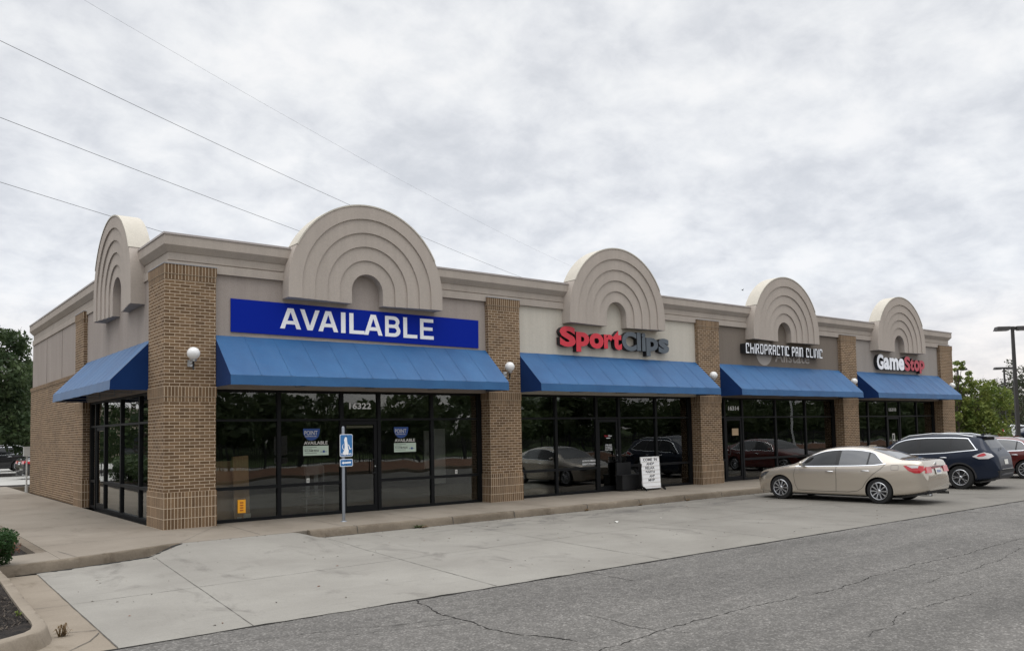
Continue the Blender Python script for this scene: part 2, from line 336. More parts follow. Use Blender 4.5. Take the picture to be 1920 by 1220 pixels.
# text: build with the built-in font, fitted into a box on a facade
def text_mesh(body, bold=0., depth=0., shear=0., spacing=1.0, res=4):
    cu_ = bpy.data.curves.new('t', 'FONT'); cu_.body = body; cu_.offset = bold; cu_.extrude = depth; cu_.shear = shear; cu_.space_character = spacing
    cu_.resolution_u = res; cu_.align_x = 'LEFT'
    ob = bpy.data.objects.new('t', cu_); COL.objects.link(ob)
    dg = bpy.context.evaluated_depsgraph_get(); me = bpy.data.meshes.new_from_object(ob.evaluated_get(dg))
    vs = [tuple(v.co) for v in me.vertices]; fs = [list(p.vertices) for p in me.polygons]; ns = [tuple(p.normal) for p in me.polygons]
    bpy.data.objects.remove(ob); bpy.data.curves.remove(cu_); bpy.data.meshes.remove(me)
    return vs, fs, ns
def islands(vs, fs):
    par = list(range(len(vs)))
    key = {}
    def find(a):
        while par[a] != a: par[a] = par[par[a]]; a = par[a]
        return a
    for i, v in enumerate(vs):
        k = (round(v[0], 4), round(v[1], 4), round(v[2], 4))
        if k in key: par[find(i)] = find(key[k])
        else: key[k] = i
    for f in fs:
        for i in f[1:]: par[find(i)] = find(f[0])
    g = {}
    for fi, f in enumerate(fs): g.setdefault(find(f[0]), []).append(fi)
    out = []
    for fl in g.values():
        xs = [vs[i][0] for fi in fl for i in fs[fi]]; out.append([min(xs), max(xs), fl])
    out.sort(key=lambda q: q[0]); merged = []
    for q in out:
        hit = None
        for mq in merged:
            ov = min(q[1], mq[1])-max(q[0], mq[0])
            if ov > .6*min(q[1]-q[0], mq[1]-mq[0]): hit = mq
        if hit: hit[0] = min(hit[0], q[0]); hit[1] = max(hit[1], q[1]); hit[2] += q[2]
        else: merged.append(q)
    return merged
def text_on(name, body, u0, u1, z0, z1, o0, o1, mats, F=FR, parent=None, bold=0., split=False, flip=False, names=None, seg=None, spacing=1.0, shear=0., yr=None):
    """letters between o0 (back) and o1 (face); mats = face, side; seg = list of materials per letter"""
    vs, fs, ns = text_mesh(body, bold, .5, shear, spacing)
    xs = [v[0] for v in vs]; ys = [v[1] for v in vs]
    xa, xb = min(xs), max(xs); ya, yb = (min(ys), max(ys)) if yr is None else yr
    def mp(v):
        u = u0+(v[0]-xa)/(xb-xa)*(u1-u0)
        if flip: u = u1+u0-u
        return F(u, o0+(v[2]+.5)*(o1-o0), z0+(v[1]-ya)/(yb-ya)*(z1-z0))
    groups = islands(vs, fs) if split else [[0, 0, list(range(len(fs)))]]
    res = []
    for gi, g in enumerate(groups):
        mb = MB(); idx = {}
        for fi in g[2]:
            for i in fs[fi]:
                if i not in idx: idx[i] = len(mb.v); mb.v.append(mp(vs[i]))
            mb.f.append([idx[i] for i in fs[fi]]); mb.m.append(0 if abs(ns[fi][2]) > .7 else 1); mb.vo.append((0, 0))
        mm = mats if seg is None else seg[min(gi, len(seg)-1)]
        res.append(mb.build(name, list(mm) if len(mm) > 1 else [mm[0], mm[0]], parent))
    return res

# stroke letters for the squared sign
STR = {'C': [[(1, .75), (1, .95), (.9, 1), (.1, 1), (0, .9), (0, 0), (1, 0)]], 'H': [[(0, 0), (0, 1)], [(1, 0), (1, .6)], [(0, .5), (1, .5)]], 'I': [[(0, 0), (0, 1)]],
 'R': [[(0, 0), (0, .9), (.1, 1), (.9, 1), (1, .9), (1, .6), (.45, .5), (1, 0)]], 'O': [[(.05, 0), (0, .1), (0, 1), (.9, 1), (1, .9), (1, .15), (.8, 0), (.05, 0)]],
 'P': [[(0, 0), (0, .9), (.1, 1), (.9, 1), (1, .9), (1, .55), (.85, .45), (.4, .45)]], 'A': [[(0, 0), (0, .9), (.1, 1), (.9, 1), (1, .9), (1, 0)], [(0, .42), (1, .42)]],
 'T': [[(0, 1), (1, 1)], [(.5, 0), (.5, 1)]], 'N': [[(0, 0), (0, .9), (.1, 1), (.8, 1), (1, .8), (1, 0)]], 'L': [[(0, 1), (0, 0), (1, 0)]]}
def stroke_word(word, u0, u1, z0, z1, o0, o1, w, mats, parent, F=FR):
    adv = [0.75 if c == ' ' else (.42 if c == 'I' else 1.34) for c in word]; tot = sum(adv)-.34; k = (u1-u0)/tot; x = u0
    for c, a in zip(word, adv):
        if c != ' ':
            mb = MB()
            for st in STR[c]:
                P = [(x+w/2+p[0]*(k-w)*(1 if c != 'I' else 0), z0+w/2+p[1]*(z1-z0-w)) for p in st]
                for (a0, b0), (a1, b1) in zip(P, P[1:]):
                    L = math.hypot(a1-a0, b1-b0)
                    if L < 1e-5: continue
                    dx, dz = (a1-a0)/L*w/2, (b1-b0)/L*w/2
                    mb.prism([(a0-dx-dz, b0-dz+dx), (a1+dx-dz, b1+dz+dx), (a1+dx+dz, b1+dz-dx), (a0-dx+dz, b0-dz-dx)], o0+random.uniform(0, .003), o1+random.uniform(0, .003), 0, F, 1)
            mb.build('letter', mats, parent)
        x += a*k

# ------------------------------------------------------------------ ground, pavements
g = MB(); g.add([(-1500, -1500, -.62), (1500, -1500, -.62), (1500, 1500, -.62), (-1500, 1500, -.62)], [(0, 1, 2, 3)])
struct(g.build('ground', 'earth'))
g = MB(); g.add([(-60, -19, -.156), (150, -19, -.156), (150, -8.85, -.156), (-60, -8.85, -.156)], [(0, 1, 2, 3)])
g.add([(36.6, -8.85, -.156), (150, -8.85, -.156), (150, 90, -.156), (36.6, 90, -.156)], [(0, 1, 2, 3)])
g.add([(-60, -8.85, -.156), (-3.0, -8.85, -.156), (-3.0, -3.3, -.156), (-7.0, -3.3, -.156), (-7, 90, -.156), (-60, 90, -.156)], [(0, 1, 2, 3, 4, 5)])
struct(g.build('parking_lot', 'asphalt'))
# concrete parking apron with the kerb ramp
xs = [-2.8, -2.0]+[-1.4+.1*i for i in range(46)]+[4, 6, 8, 10, 14, 18, 24, 30, 36.6]
ys = [-8.85, -7, -5.6, -5]+[-4.7+.12*i for i in range(20)]+[-2.36]
def sm(x): x = max(0, min(1, x)); return x*x*(3-2*x)
def apron_z(x, y): return -.15+.147*sm((x+1.05)/.72)*sm((2.35-x)/.7)*sm((y+4.55)/2.1)
def wob(a): return .012*math.sin(a*3.1)+.008*math.sin(a*7.7+1)+.006*math.sin(a*17)
g = MB(); vs = [(x if i else -2.70+.028*(y+3.35), y+(wob(x) if y < -8.8 else 0), apron_z(x, y)) for y in ys for i, x in enumerate(xs)]; nx = len(xs)
g.add(vs, [(j*nx+i, j*nx+i+1, (j+1)*nx+i+1, (j+1)*nx+i) for j in range(len(ys)-1) for i in range(nx-1)])
apron = struct(g.build('concrete_apron', 'concrete_lot', smooth=40))
# joints and cracks: thin dark sheets following the slabs
def strip(mb, pts, w, zf, jag=.0, rnd=random.Random(3), step=.12, wv=.5):
    P = []
    for (a, b), (c, d) in zip(pts, pts[1:]):
        L = math.hypot(c-a, d-b); n = max(1, int(L/step))
        for i in range(n): P.append((a+(c-a)*i/n, b+(d-b)*i/n))
    P.append(pts[-1]); off = 0; Q = []
    for i, p in enumerate(P):
        q = P[min(i+1, len(P)-1)]; r = P[max(i-1, 0)]; L = math.hypot(q[0]-r[0], q[1]-r[1]) or 1
        nx_, ny_ = -(q[1]-r[1])/L, (q[0]-r[0])/L
        off = off*.8+rnd.uniform(-jag, jag); ww = w*rnd.uniform(1-wv, 1+wv)/2
        Q.append((p[0]+nx_*(off+ww), p[1]+ny_*(off+ww), p[0]+nx_*(off-ww), p[1]+ny_*(off-ww)))
    vs = []
    for q in Q: vs += [(q[0], q[1], zf(q[0], q[1])+.004), (q[2], q[3], zf(q[2], q[3])+.004)]
    mb.add(vs, [(2*i, 2*i+1, 2*i+3, 2*i+2) for i in range(len(Q)-1)])
g = MB(); fl = lambda x, y: -.15; az = apron_z
for x0 in (-.92, 2.26, 5.4, 8.6, 11.8, 15.0, 18.2, 21.4, 24.6, 27.8, 31): strip(g, [(x0, -2.5 if x0 > 0 else -2.9), (x0-.62, -8.84)], .008, az, .002)
strip(g, [(-2.76, -6.2), (-1.2, -6.12), (2, -5.95), (8, -5.8), (16, -5.7), (30, -5.7)], .008, az, .002)
strip(g, [(-2.70, -3.35), (-2.775, -6), (-2.83, -8), (-2.853, -8.85)], .010, az, .002)
struct(g.build('apron_joints', 'joint', apron))
g = MB(); ag = lambda x, y: -.156
strip(g, [(-3.0, -8.86), (2, -8.87), (10, -8.87), (14.7, -8.88), (36, -8.9)], .03, ag, .012, wv=.8)
for pts, w in (([(.42, -8.9), (.2, -9.7), (.22, -10.1), (.23, -10.94), (.5, -11.6)], .03), ([(.22, -10.0), (-1.0, -9.6), (-2.2, -9.3)], .012), ([(3.2, -8.9), (3.2, -9.8)], .016),
               ([(1.34, -10.8), (1.33, -11.57), (1.5, -12.1)], .012), ([(.3, -12.0), (1.5, -11.83), (2.85, -11.78), (4.6, -11.87), (5.5, -11.74), (6.6, -11.67), (8.2, -11.71), (10, -11.63), (14, -11.6)], .017),
               ([(5.6, -12.4), (6.6, -12.36), (8, -12.32), (9.5, -12.0)], .012), ([(6.6, -11.7), (6.5, -12.3)], .008), ([(14.7, -8.92), (14.49, -10.2), (14.6, -11.5)], .03),
               ([(2.6, -13.3), (4, -13.0), (5.4, -13.1)], .01), ([(10, -9.9), (11, -10.6), (10.7, -11.6)], .009), ([(-1.0, -9.9), (.2, -10.2)], .01)):
    strip(g, pts, w*.5, ag, .022, wv=.9, step=.05)
struct(g.build('asphalt_cracks', 'crack', bpy.data.objects['parking_lot']))
# leaf scraps and grit lying about
g = MB(); rd = random.Random(11)
for i in range(230):
    x = rd.uniform(-2.6, 16); y = rd.uniform(-8.7, -2.6)
    if rd.random() < .35: y = -2.42-abs(rd.gauss(0, .12))
    z = apron_z(x, y)+.004; a = rd.uniform(0, 3.14); L = rd.uniform(.008, .03); w = L*rd.uniform(.25, .6)
    ca, sa = math.cos(a), math.sin(a)
    g.add([(x-ca*L, y-sa*L, z), (x+sa*w, y-ca*w, z+.004), (x+ca*L, y+sa*L, z+.002), (x-sa*w, y+ca*w, z+.008)], [(0, 1, 2, 3)], rd.choice([0, 0, 0, 1]))
o = g.build('leaf_litter', ['bark', 'leaf_rust']); tag(o, 'scattered dry leaf scraps and grit on the pale concrete apron', 'litter', kind='stuff')
g = MB()
for (x, y, s_, rz) in ((7.95, -4.75, .07, .5), (9.2, -4.9, .03, 1.2), (20.4, -8.2, .12, .2)):
    c, s2 = math.cos(rz), math.sin(rz)
    pts = [(-1, -.5, .0), (.1, -.7, .2), (1, -.2, .05), (.7, .6, .25), (-.3, .5, .1), (-.9, .2, .35)]
    g = MB(); g.add([(x+(a*c-b*s2)*s_, y+(a*s2+b*c)*s_, -.144+h*s_) for a, b, h in pts]+[(x, y, -.144+.3*s_)], [(i, (i+1) % 6, 6) for i in range(6)])
    o = g.build('paper_scrap', 'paper'); tag(o, {7.95: 'crumpled white paper scrap on the concrete before the second shop', 9.2: 'tiny white paper scrap beside a larger one on the concrete', 20.4: 'flat white paper scrap on asphalt behind the navy car'}[x], 'litter', 'paper scraps')

# sidewalk slab
g = MB(); g.slab([(-2.33, -3.02), (-2.33, -1.77), (-2.33, 5), (-2.33, 22.5), (.0, 22.5), (0, 17), (0, .6), (36.5, .6), (36.5, -2.20), (2.2, -2.20), (1.65, -2.355), (-.37, -2.355), (-.6, -2.36), (-1.4, -2.68), (-2.2, -2.97)], -.4, 0)
walk = struct(g.build('sidewalk', 'concrete_walk'))
g = MB()
zf = lambda x, y: 0.0
for x0 in (1.25, 3.0, 4.85, 6.7, 8.6, 10.5, 12.4, 14.3, 16.2, 18.1, 20, 22, 24, 26): strip(g, [(x0, -.02 if not (x0 < 1.1) else 0), (x0-.13, -2.2)], .009, zf, .001)
strip(g, [(1.03, -.02), (-.35, -2.3)], .006, zf, .001)
for y0 in (-.9, .9, 2.7, 4.6, 6.6, 8.6, 11, 14, 17, 20): strip(g, [(-.02, y0), (-2.32, y0-.05)], .009, zf, .001)
strip(g, [(-2.1, -2.9), (-2.2, -1.9)], .009, zf, .001)
struct(g.build('sidewalk_joints', 'joint', walk))
# kerb
def kerb(pts, w=.15, top=.0, foot=-.17, bat=.03, name='kerb', mat='concrete_kerb', seed=1, jog=.006, left=True, step=.07):
    rd = random.Random(seed); P = []
    for (a, b), (c, d) in zip(pts, pts[1:]):
        L = math.hypot(c-a, d-b); n = max(1, int(L/step))
        for i in range(n): P.append((a+(c-a)*i/n, b+(d-b)*i/n))
    P.append(pts[-1]); vs = []
    for i, p in enumerate(P):
        q = P[min(i+1, len(P)-1)]; r = P[max(i-1, 0)]; L = math.hypot(q[0]-r[0], q[1]-r[1]) or 1
        nx_, ny_ = -(q[1]-r[1])/L, (q[0]-r[0])/L      # towards the inside
        if not left: nx_, ny_ = -nx_, -ny_
        j = lambda k=1: rd.uniform(-jog, jog)*k
        ch = .015 if rd.random() > .06 else .04
        if rd.random() < .05: ch = .06
        prof = [(-bat+j(), foot), (-bat*.4+j(1.3), -.08), (0+j(), top-ch+j(.4)), (ch+j(), top+.003+j(.25)), (w, top+.004), (w, top-.3)]
        vs += [(p[0]+nx_*o, p[1]+ny_*o, z) for o, z in prof]
    n = 6; mb = MB(); mb.add(vs, [(i*n+k, i*n+k+1, (i+1)*n+k+1, (i+1)*n+k) for i in range(len(P)-1) for k in range(n-1)]+[tuple(range(n)), tuple(range((len(P)-1)*n, len(P)*n))])
    return mb.build(name, mat, smooth=50)
struct(kerb([(2.05, -2.36), (6.0, -2.35), (10, -2.36), (16, -2.355), (22, -2.35), (36.5, -2.35)], seed=4))
struct(kerb([(-3.6, -3.30), (-2.97, -3.20), (-2.35, -3.08), (-1.4, -2.78), (-.62, -2.46), (-.38, -2.40)], seed=5, w=.1))
g = MB(); g.slab([(-3.7, -3.15), (-2.9, -3.1), (-2.335, -2.97), (-2.335, -1.8), (-2.9, -2.0), (-3.7, -2.2)], -.3, -.001); struct(g.build('sidewalk_return', 'concrete_walk'))
g = MB(); g.slab([(-2.5, -1.85), (-2.335, -1.78), (-2.335, 5), (-2.335, 22), (-2.5, 22)], -.3, -.006); struct(g.build('bed_edging', 'concrete_kerb'))
g = MB(); g.add([(-7, -2.1, -.1), (-2.45, -1.8, -.1), (-2.45, 22, -.1), (-7, 22, -.1)], [(0, 1, 2, 3)]); struct(g.build('planting_bed', 'mulch'))
for x0 in (3.05, 5.35, 7.05, 9.35, 11.2, 13.0, 14.6, 16.6, 19, 22):
    g = MB(); g.prism([(-2.396, -.15), (-2.37, -.03), (-2.36, .0), (-2.335, .0085), (-2.2, .0085), (-2.2, -.02), (-2.33, -.02)], x0, x0+.011, 0, lambda q, o, z: (o, q, z)); struct(g.build('kerb_joint', 'joint', bpy.data.objects['kerb']))
# gutter pan and mulch island, lower left
g = MB(); g.slab([(-3.7, -3.3), (-2.6, -3.3), (-2.6, -8.86), (-3.3, -8.86), (-6, -10.2), (-6.4, -8.7), (-3.7, -7.5)], -.4, -.1525); gu = struct(g.build('gutter_pan', 'concrete_gutter'))
g = MB(); strip(g, [(-3.2, -6.18), (-2.8, -6.22)], .01, fl, .002); strip(g, [(-3.22, -7.78), (-2.84, -7.9)], .012, fl, .002); strip(g, [(-2.85, -8.05), (-3.0, -8.38), (-3.3, -8.75), (-3.6, -9.0)], .010, fl, .004)
struct(g.build('gutter_joints', 'joint', gu))
struct(kerb([(-3.19, -3.5), (-3.2, -4.6), (-3.25, -6), (-3.28, -7), (-3.29, -7.75), (-3.31, -8.0), (-3.36, -8.2), (-3.45, -8.35), (-3.6, -8.47), (-3.8, -8.6), (-4.6, -9.0), (-6.5, -9.9)], w=.125, name='island_kerb', mat='concrete_gutter', seed=9, left=False, jog=.003, bat=.05))
g = MB(); g.slab([(-3.3, -3.45), (-3.32, -4.6), (-3.37, -6), (-3.39, -7), (-3.40, -7.7), (-3.43, -7.95), (-3.5, -8.15), (-3.62, -8.3), (-3.9, -8.5), (-6.5, -9.75), (-6.5, -3.45)], -.3, -.03); isl = struct(g.build('mulch_island', 'mulch'))
g = MB(); rd = random.Random(5)
for i in range(5200):
    x = rd.uniform(-4.4, -3.33); y = rd.uniform(-8.9, -4.2)
    if y < -7.6 and x > -3.44-(-7.6-y)*.9: continue
    if x > -3.40+(-.02 if y > -6 else 0): continue
    a = rd.uniform(0, 3.14); L = rd.uniform(.006, .024); w = rd.uniform(.003, .007); t_ = rd.uniform(-.6, .6)*L; z = -.028+rd.uniform(0, .014); ca, sa = math.cos(a), math.sin(a)
    g.add([(x-ca*L-sa*w, y-sa*L+ca*w, z-t_*.5), (x-ca*L+sa*w, y-sa*L-ca*w, z-t_*.5), (x+ca*L+sa*w, y+sa*L-ca*w, z+t_+.004), (x+ca*L-sa*w, y+sa*L+ca*w, z+t_+.008)], [(0, 1, 2, 3)], rd.choice([0, 0, 1]))
tag(g.build('bark_chips', ['mulch', 'bark']), 'dark bark mulch chips filling the kerbed island bed', 'mulch', kind='stuff')
# ground behind the viewer (seen mirrored in the shop windows)
g = MB(); g.box(-60, 150, -19.2, -19, -.5, .0); struct(g.build('far_kerb', 'concrete_kerb'))
g = MB(); g.add([(-60, -19.2, -.05), (150, -19.2, -.05), (150, -27, .14), (-60, -27, .14)], [(0, 1, 2, 3)]); struct(g.build('mulch_strip', 'red_mulch'))
g = MB(); g.add([(-60, -27, .14), (150, -27, .14), (150, -42, -.55), (-60, -42, -.55)], [(0, 1, 2, 3)]); struct(g.build('grass_verge', 'grass'))
g = MB(); g.add([(-80, -42, -.55), (180, -42, -.55), (180, -52, -.55), (-80, -52, -.55)], [(0, 1, 2, 3)]); struct(g.build('road', 'pale_pavement'))
g = MB(); g.add([(-80, -52, -.54), (180, -52, -.54), (180, -95, 1.5), (-80, -95, 1.5)], [(0, 1, 2, 3)]); struct(g.build('grass_bank', 'grass'))
# ground far behind on the left
g = MB(); g.add([(-30, 22.5, -.12), (20, 22.5, -.12), (20, 26.5, -.12), (-30, 26.5, -.12)], [(0, 1, 2, 3)]); struct(g.build('rear_mulch_strip', 'mulch'))
g = MB(); g.box(-30, 20, 22.3, 22.5, -.3, -.03); struct(g.build('rear_kerb', 'concrete_kerb'))
g = MB(); g.add([(-30, 26.5, -.14), (60, 26.5, -.14), (60, 43, -.14), (-30, 43, -.14)], [(0, 1, 2, 3)]); struct(g.build('rear_drive', 'pale_pavement'))
g = MB(); g.add([(-30, 38, -.12), (60, 38, -.12), (60, 44, -.12), (-30, 44, -.12)], [(0, 1, 2, 3)]); struct(g.build('rear_bed', 'mulch'))
g = MB(); g.add([(-30, 44, -.14), (60, 44, -.14), (60, 60, -.14), (-30, 60, -.14)], [(0, 1, 2, 3)]); struct(g.build('rear_lot', 'pale_pavement'))
g = MB(); g.add([(-60, 60, -.1), (100, 60, -.1), (100, 140, -.1), (-60, 140, -.1)], [(0, 1, 2, 3)]); struct(g.build('rear_lawn', 'grass'))

# ------------------------------------------------------------------ the shop building
BL = empty('shop_building', 'long single storey brick and stucco shop row with arched gables and blue awnings', 'building', (0, 0, 0))
PX = [(0, 1.035), (8.17, 9.222), (16.724, 17.80), (25.3825, 26.49), (33.711, 34.9)]
bays = [(PX[i][1], PX[i+1][0]) for i in range(4)]
WF = .14          # stucco plane
def pillar(a0, a1, F, dep, dz=0):
    """a0..a1 along the facade, from the front plane o=0 back to -dep"""
    mb = MB()
    def bx(z0, z1, pr, mi, vo): mb.box(a0-pr, a1+pr, -dep, pr, z0, z1, mi, F, (a0 if mi else 0, vo))
    bx(0, .739, .016, 1, 0)
    bx(.739, 2.572, 0, 0, .739)
    bx(2.572, 2.671, .004, 1, .151)
    bx(2.671, 2.883, .014, 1, 2.671)
    bx(2.883, 5.072, 0, 0, 2.883)
    bx(5.072, 5.187, .004, 1, 5.072-.095)
    bx(5.187, 5.385, .014, 1, 5.187)
    mb.box(a0-.022, a1+.022, -dep, .022, 5.385, 5.40, 2, F)
    return mb.build('brick_pillar', ['brick_running', 'brick_soldier', 'metal_grey'], BL)
mb = MB()
def corner_pillar(x0, x1, y1):
    mb = MB()
    for z0, z1, pr, mi, vo in ((0, .739, .016, 1, 0), (.739, 2.572, 0, 0, .739), (2.572, 2.671, .004, 1, .151), (2.671, 2.883, .014, 1, 2.671), (2.883, 5.072, 0, 0, 2.883), (5.072, 5.187, .004, 1, 4.977), (5.187, 5.385, .014, 1, 5.187)):
        mb.box(x0-pr, x1+pr, -pr, y1+pr, z0, z1, mi, ID, (0, vo))
    mb.box(x0-.022, x1+.022, -.022, y1+.022, 5.385, 5.40, 2)
    return mb.build('brick_pillar', ['brick_running', 'brick_soldier', 'metal_grey'], BL)
corner_pillar(0, 1.035, 1.17)['label'] = 'corner brick pillar'
for a, b in PX[1:4]: pillar(a, b, FR, .60)
corner_pillar(33.711, 34.9, .9)
pillar(7.72, 8.80, LF, .50)
# solid walls
mb = MB(); mb.box(.05, .5, 8.79, 16.9, 0, 3.62, 0, ID, (0, .739)); mb.box(.5, 34.9-.05, 16.6, 16.9, 0, 3.62, 0, ID, (0, .739)); mb.box(34.55, 34.85, .89, 16.9, 0, 3.62, 0, ID, (0, .739))
mb.box(.03, .5, 8.79, 16.92, 3.62, 3.74, 1, ID, (0, 3.62))
mb.build('brick_wall', ['brick_running', 'brick_soldier'], BL)
mb = MB(); mb.box(.10, .5, 8.78, 16.88, 3.74, 5.32); mb.box(.5, 34.8, 16.62, 16.88, 3.62, 5.32); mb.box(34.5, 34.78, .85, 16.62, 3.62, 5.32)
ws = mb.build('stucco_wall', 'stucco_mauve', BL)
for y in (11.35, 14.0): mb = MB(); mb.box(.088, .11, y-.005, y+.005, 3.74, 5.3); mb.build('panel_joint', 'stucco_grey', ws)
for (a, b), m_ in zip(bays, ('stucco_mauve', 'stucco_cream', 'stucco_taupe', 'stucco_grey')):
    mb = MB(); mb.box(a-.03, b+.03, -.55, -WF, 2.86, 5.34, 0, FR); mb.build('stucco_wall', m_, BL)
mb = MB(); mb.box(1.14, 7.76, -.55, -.10, 2.86, 5.34, 0, LF); mb.build('stucco_wall', 'stucco_mauve', BL)
mb = MB(); mb.box(.6, 34.5, .6, 16.6, 5.34, 5.5); mb.build('roof', 'interior_dark', BL)

# arches
ARCH = [(4.57, 2.02), (12.89, 1.99), (21.49, 2.03), (29.87, 2.03)]
def arch(cu_, r, F, top, bot, o_out, wall, depth, parent=BL, nr=5, rin=.41):
    A = None; step = (r-rin)/nr; dr = .034; cz = top-r
    def outline(rad, zb, n=48): return [(cu_+rad, zb)]+[(cu_+rad*math.cos(math.pi*i/n), cz+rad*math.sin(math.pi*i/n)) for i in range(n+1)]+[(cu_-rad, zb)]
    mb = MB()
    for i in range(nr):
        ro = r-step*i; ri = r-step*(i+1); o1 = o_out-dr*i
        a = outline(ro, bot+.0*i); b = outline(ri, bot); n = len(a)
        ob = -depth
        vs = [F(u, o1, z) for u, z in a]+[F(u, o1, z) for u, z in b]+[F(u, ob, z) for u, z in a]+[F(u, ob, z) for u, z in b]
        fs = []
        for k in range(n-1):
            fs.append((k, k+1, n+k+1, n+k)); fs.append((2*n+k, 3*n+k, 3*n+k+1, 2*n+k+1))
            if i == 0: fs.append((k, 2*n+k, 2*n+k+1, k+1))
            else: fs.append((k, 2*n+k, 2*n+k+1, k+1))
            fs.append((n+k, n+k+1, 3*n+k+1, 3*n+k))
        fs.append((0, n, 3*n, 2*n)); fs.append((n-1, 2*n-1+2*n, 2*n-1, n-1)[:0] or (n-1, 3*n-1, 4*n-1, 2*n-1))
        mb.add(vs, fs)
    # wall inside the niche
    return_arch = mb.build('arch_gable', 'stucco_arch', parent, smooth=25)
    nb = MB(); nb.prism([(u, z) for u, z in outline(rin+.05, bot+.0, 20)], -depth+.02, wall-.002, 0, F); nb.build('niche_panel', {0: 'stucco_mauve', 1: 'stucco_cream', 2: 'stucco_taupe', 3: 'stucco_grey'}.get(arch.k, 'stucco_mauve'), return_arch)
    # metal capping on the outer curve
    cp = MB(); a = [(cu_+(r+.012)*math.cos(math.pi*i/48), cz+(r+.012)*math.sin(math.pi*i/48)) for i in range(49)]; b = [(cu_+(r-.02)*math.cos(math.pi*i/48), cz+(r-.02)*math.sin(math.pi*i/48)) for i in range(49)]
    zmin = 6.02; kk = [i for i in range(49) if a[i][1] > zmin]; a = [a[i] for i in kk]; b = [b[i] for i in kk]; n = len(a)
    cp.add([F(u, o_out+.014, z) for u, z in a]+[F(u, o_out+.014, z) for u, z in b]+[F(u, -depth-.014, z) for u, z in a]+[F(u, -depth-.014, z) for u, z in b],
           [(k, k+1, n+k+1, n+k) for k in range(n-1)]+[(k, 2*n+k, 2*n+k+1, k+1) for k in range(n-1)]+[(2*n+k, 3*n+k, 3*n+k+1, 2*n+k+1) for k in range(n-1)])
    cp.build('arch_capping', 'stucco_cream', return_arch, smooth=35)
    return return_arch
for k, (c, r) in enumerate(ARCH):
    arch.k = k; arch(c, r, FR, 7.215, 4.885, .22, -WF, .24)
arch.k = 9
LA = (3.70, 1.84)
arch(LA[0], LA[1], LF, 7.11, 4.80, .20, -.10, .26)
arch(8.5, 2.0, RT, 7.2, 4.885, .22, -.1, .5); arch(9.5, 2.0, lambda u, o, z: (u, 16.9+o, z), 7.2, 4.885, .22, -.1, .5)

# cornice, mitred at the corners and interrupted by the arches
PROF = [(-.45, 5.995), (-.02, 6.0), (.015, 5.985), (.015, 5.785), (-.085, 5.655), (-.10, 5.655), (-.10, 5.492), (-.122, 5.485), (-.122, 5.468), (-.068, 5.462), (-.068, 5.285), (-.45, 5.285)]
CAP = [(-.46, 6.03), (.032, 6.03), (.032, 5.988), (.017, 5.988), (-.02, 6.003), (-.46, 5.998)]
def sweep(prof, pts, name, mats, closed=True):
    """pts: list of (x,y,dx,dy): outward offset directions at each node (already mitred)"""
    mb = MB(); n = len(prof)
    vs = [(x+dx*o, y+dy*o, z) for x, y, dx, dy in pts for o, z in prof]
    fs = [(i*n+k, i*n+(k+1) % n, (i+1)*n+(k+1) % n, (i+1)*n+k) for i in range(len(pts)-1) for k in range(n)]
    fs += [tuple(range(n)), tuple(range((len(pts)-1)*n, len(pts)*n))]
    mb.add(vs, fs); return mb.build(name, mats, BL)
def fseg(a, b): return [(a, 0, 0, -1), (b, 0, 0, -1)]
zc = 7.215
segs = [[(0, LA[0]-LA[1]*.93, -1, 0), (0, 0, -1, -1), (ARCH[0][0]-ARCH[0][1]*.93, 0, 0, -1)]]
for i in range(3): segs.append(fseg(ARCH[i][0]+ARCH[i][1]*.93, ARCH[i+1][0]-ARCH[i+1][1]*.93))
segs.append([(ARCH[3][0]+ARCH[3][1]*.93, 0, 0, -1), (34.9, 0, 1, -1), (34.9, 6.6, 1, 0)])
segs.append([(34.9, 10.4, 1, 0), (34.9, 16.9, 1, 1), (11.3, 16.9, 0, 1)]); segs.append([(7.6, 16.9, 0, 1), (0, 16.9, -1, 1), (0, LA[0]+LA[1]*.93, -1, 0)])
for s_ in segs:
    c = sweep(PROF, s_, 'cornice', 'stucco_trim'); k = sweep(CAP, s_, 'coping', 'coping'); k.parent = c
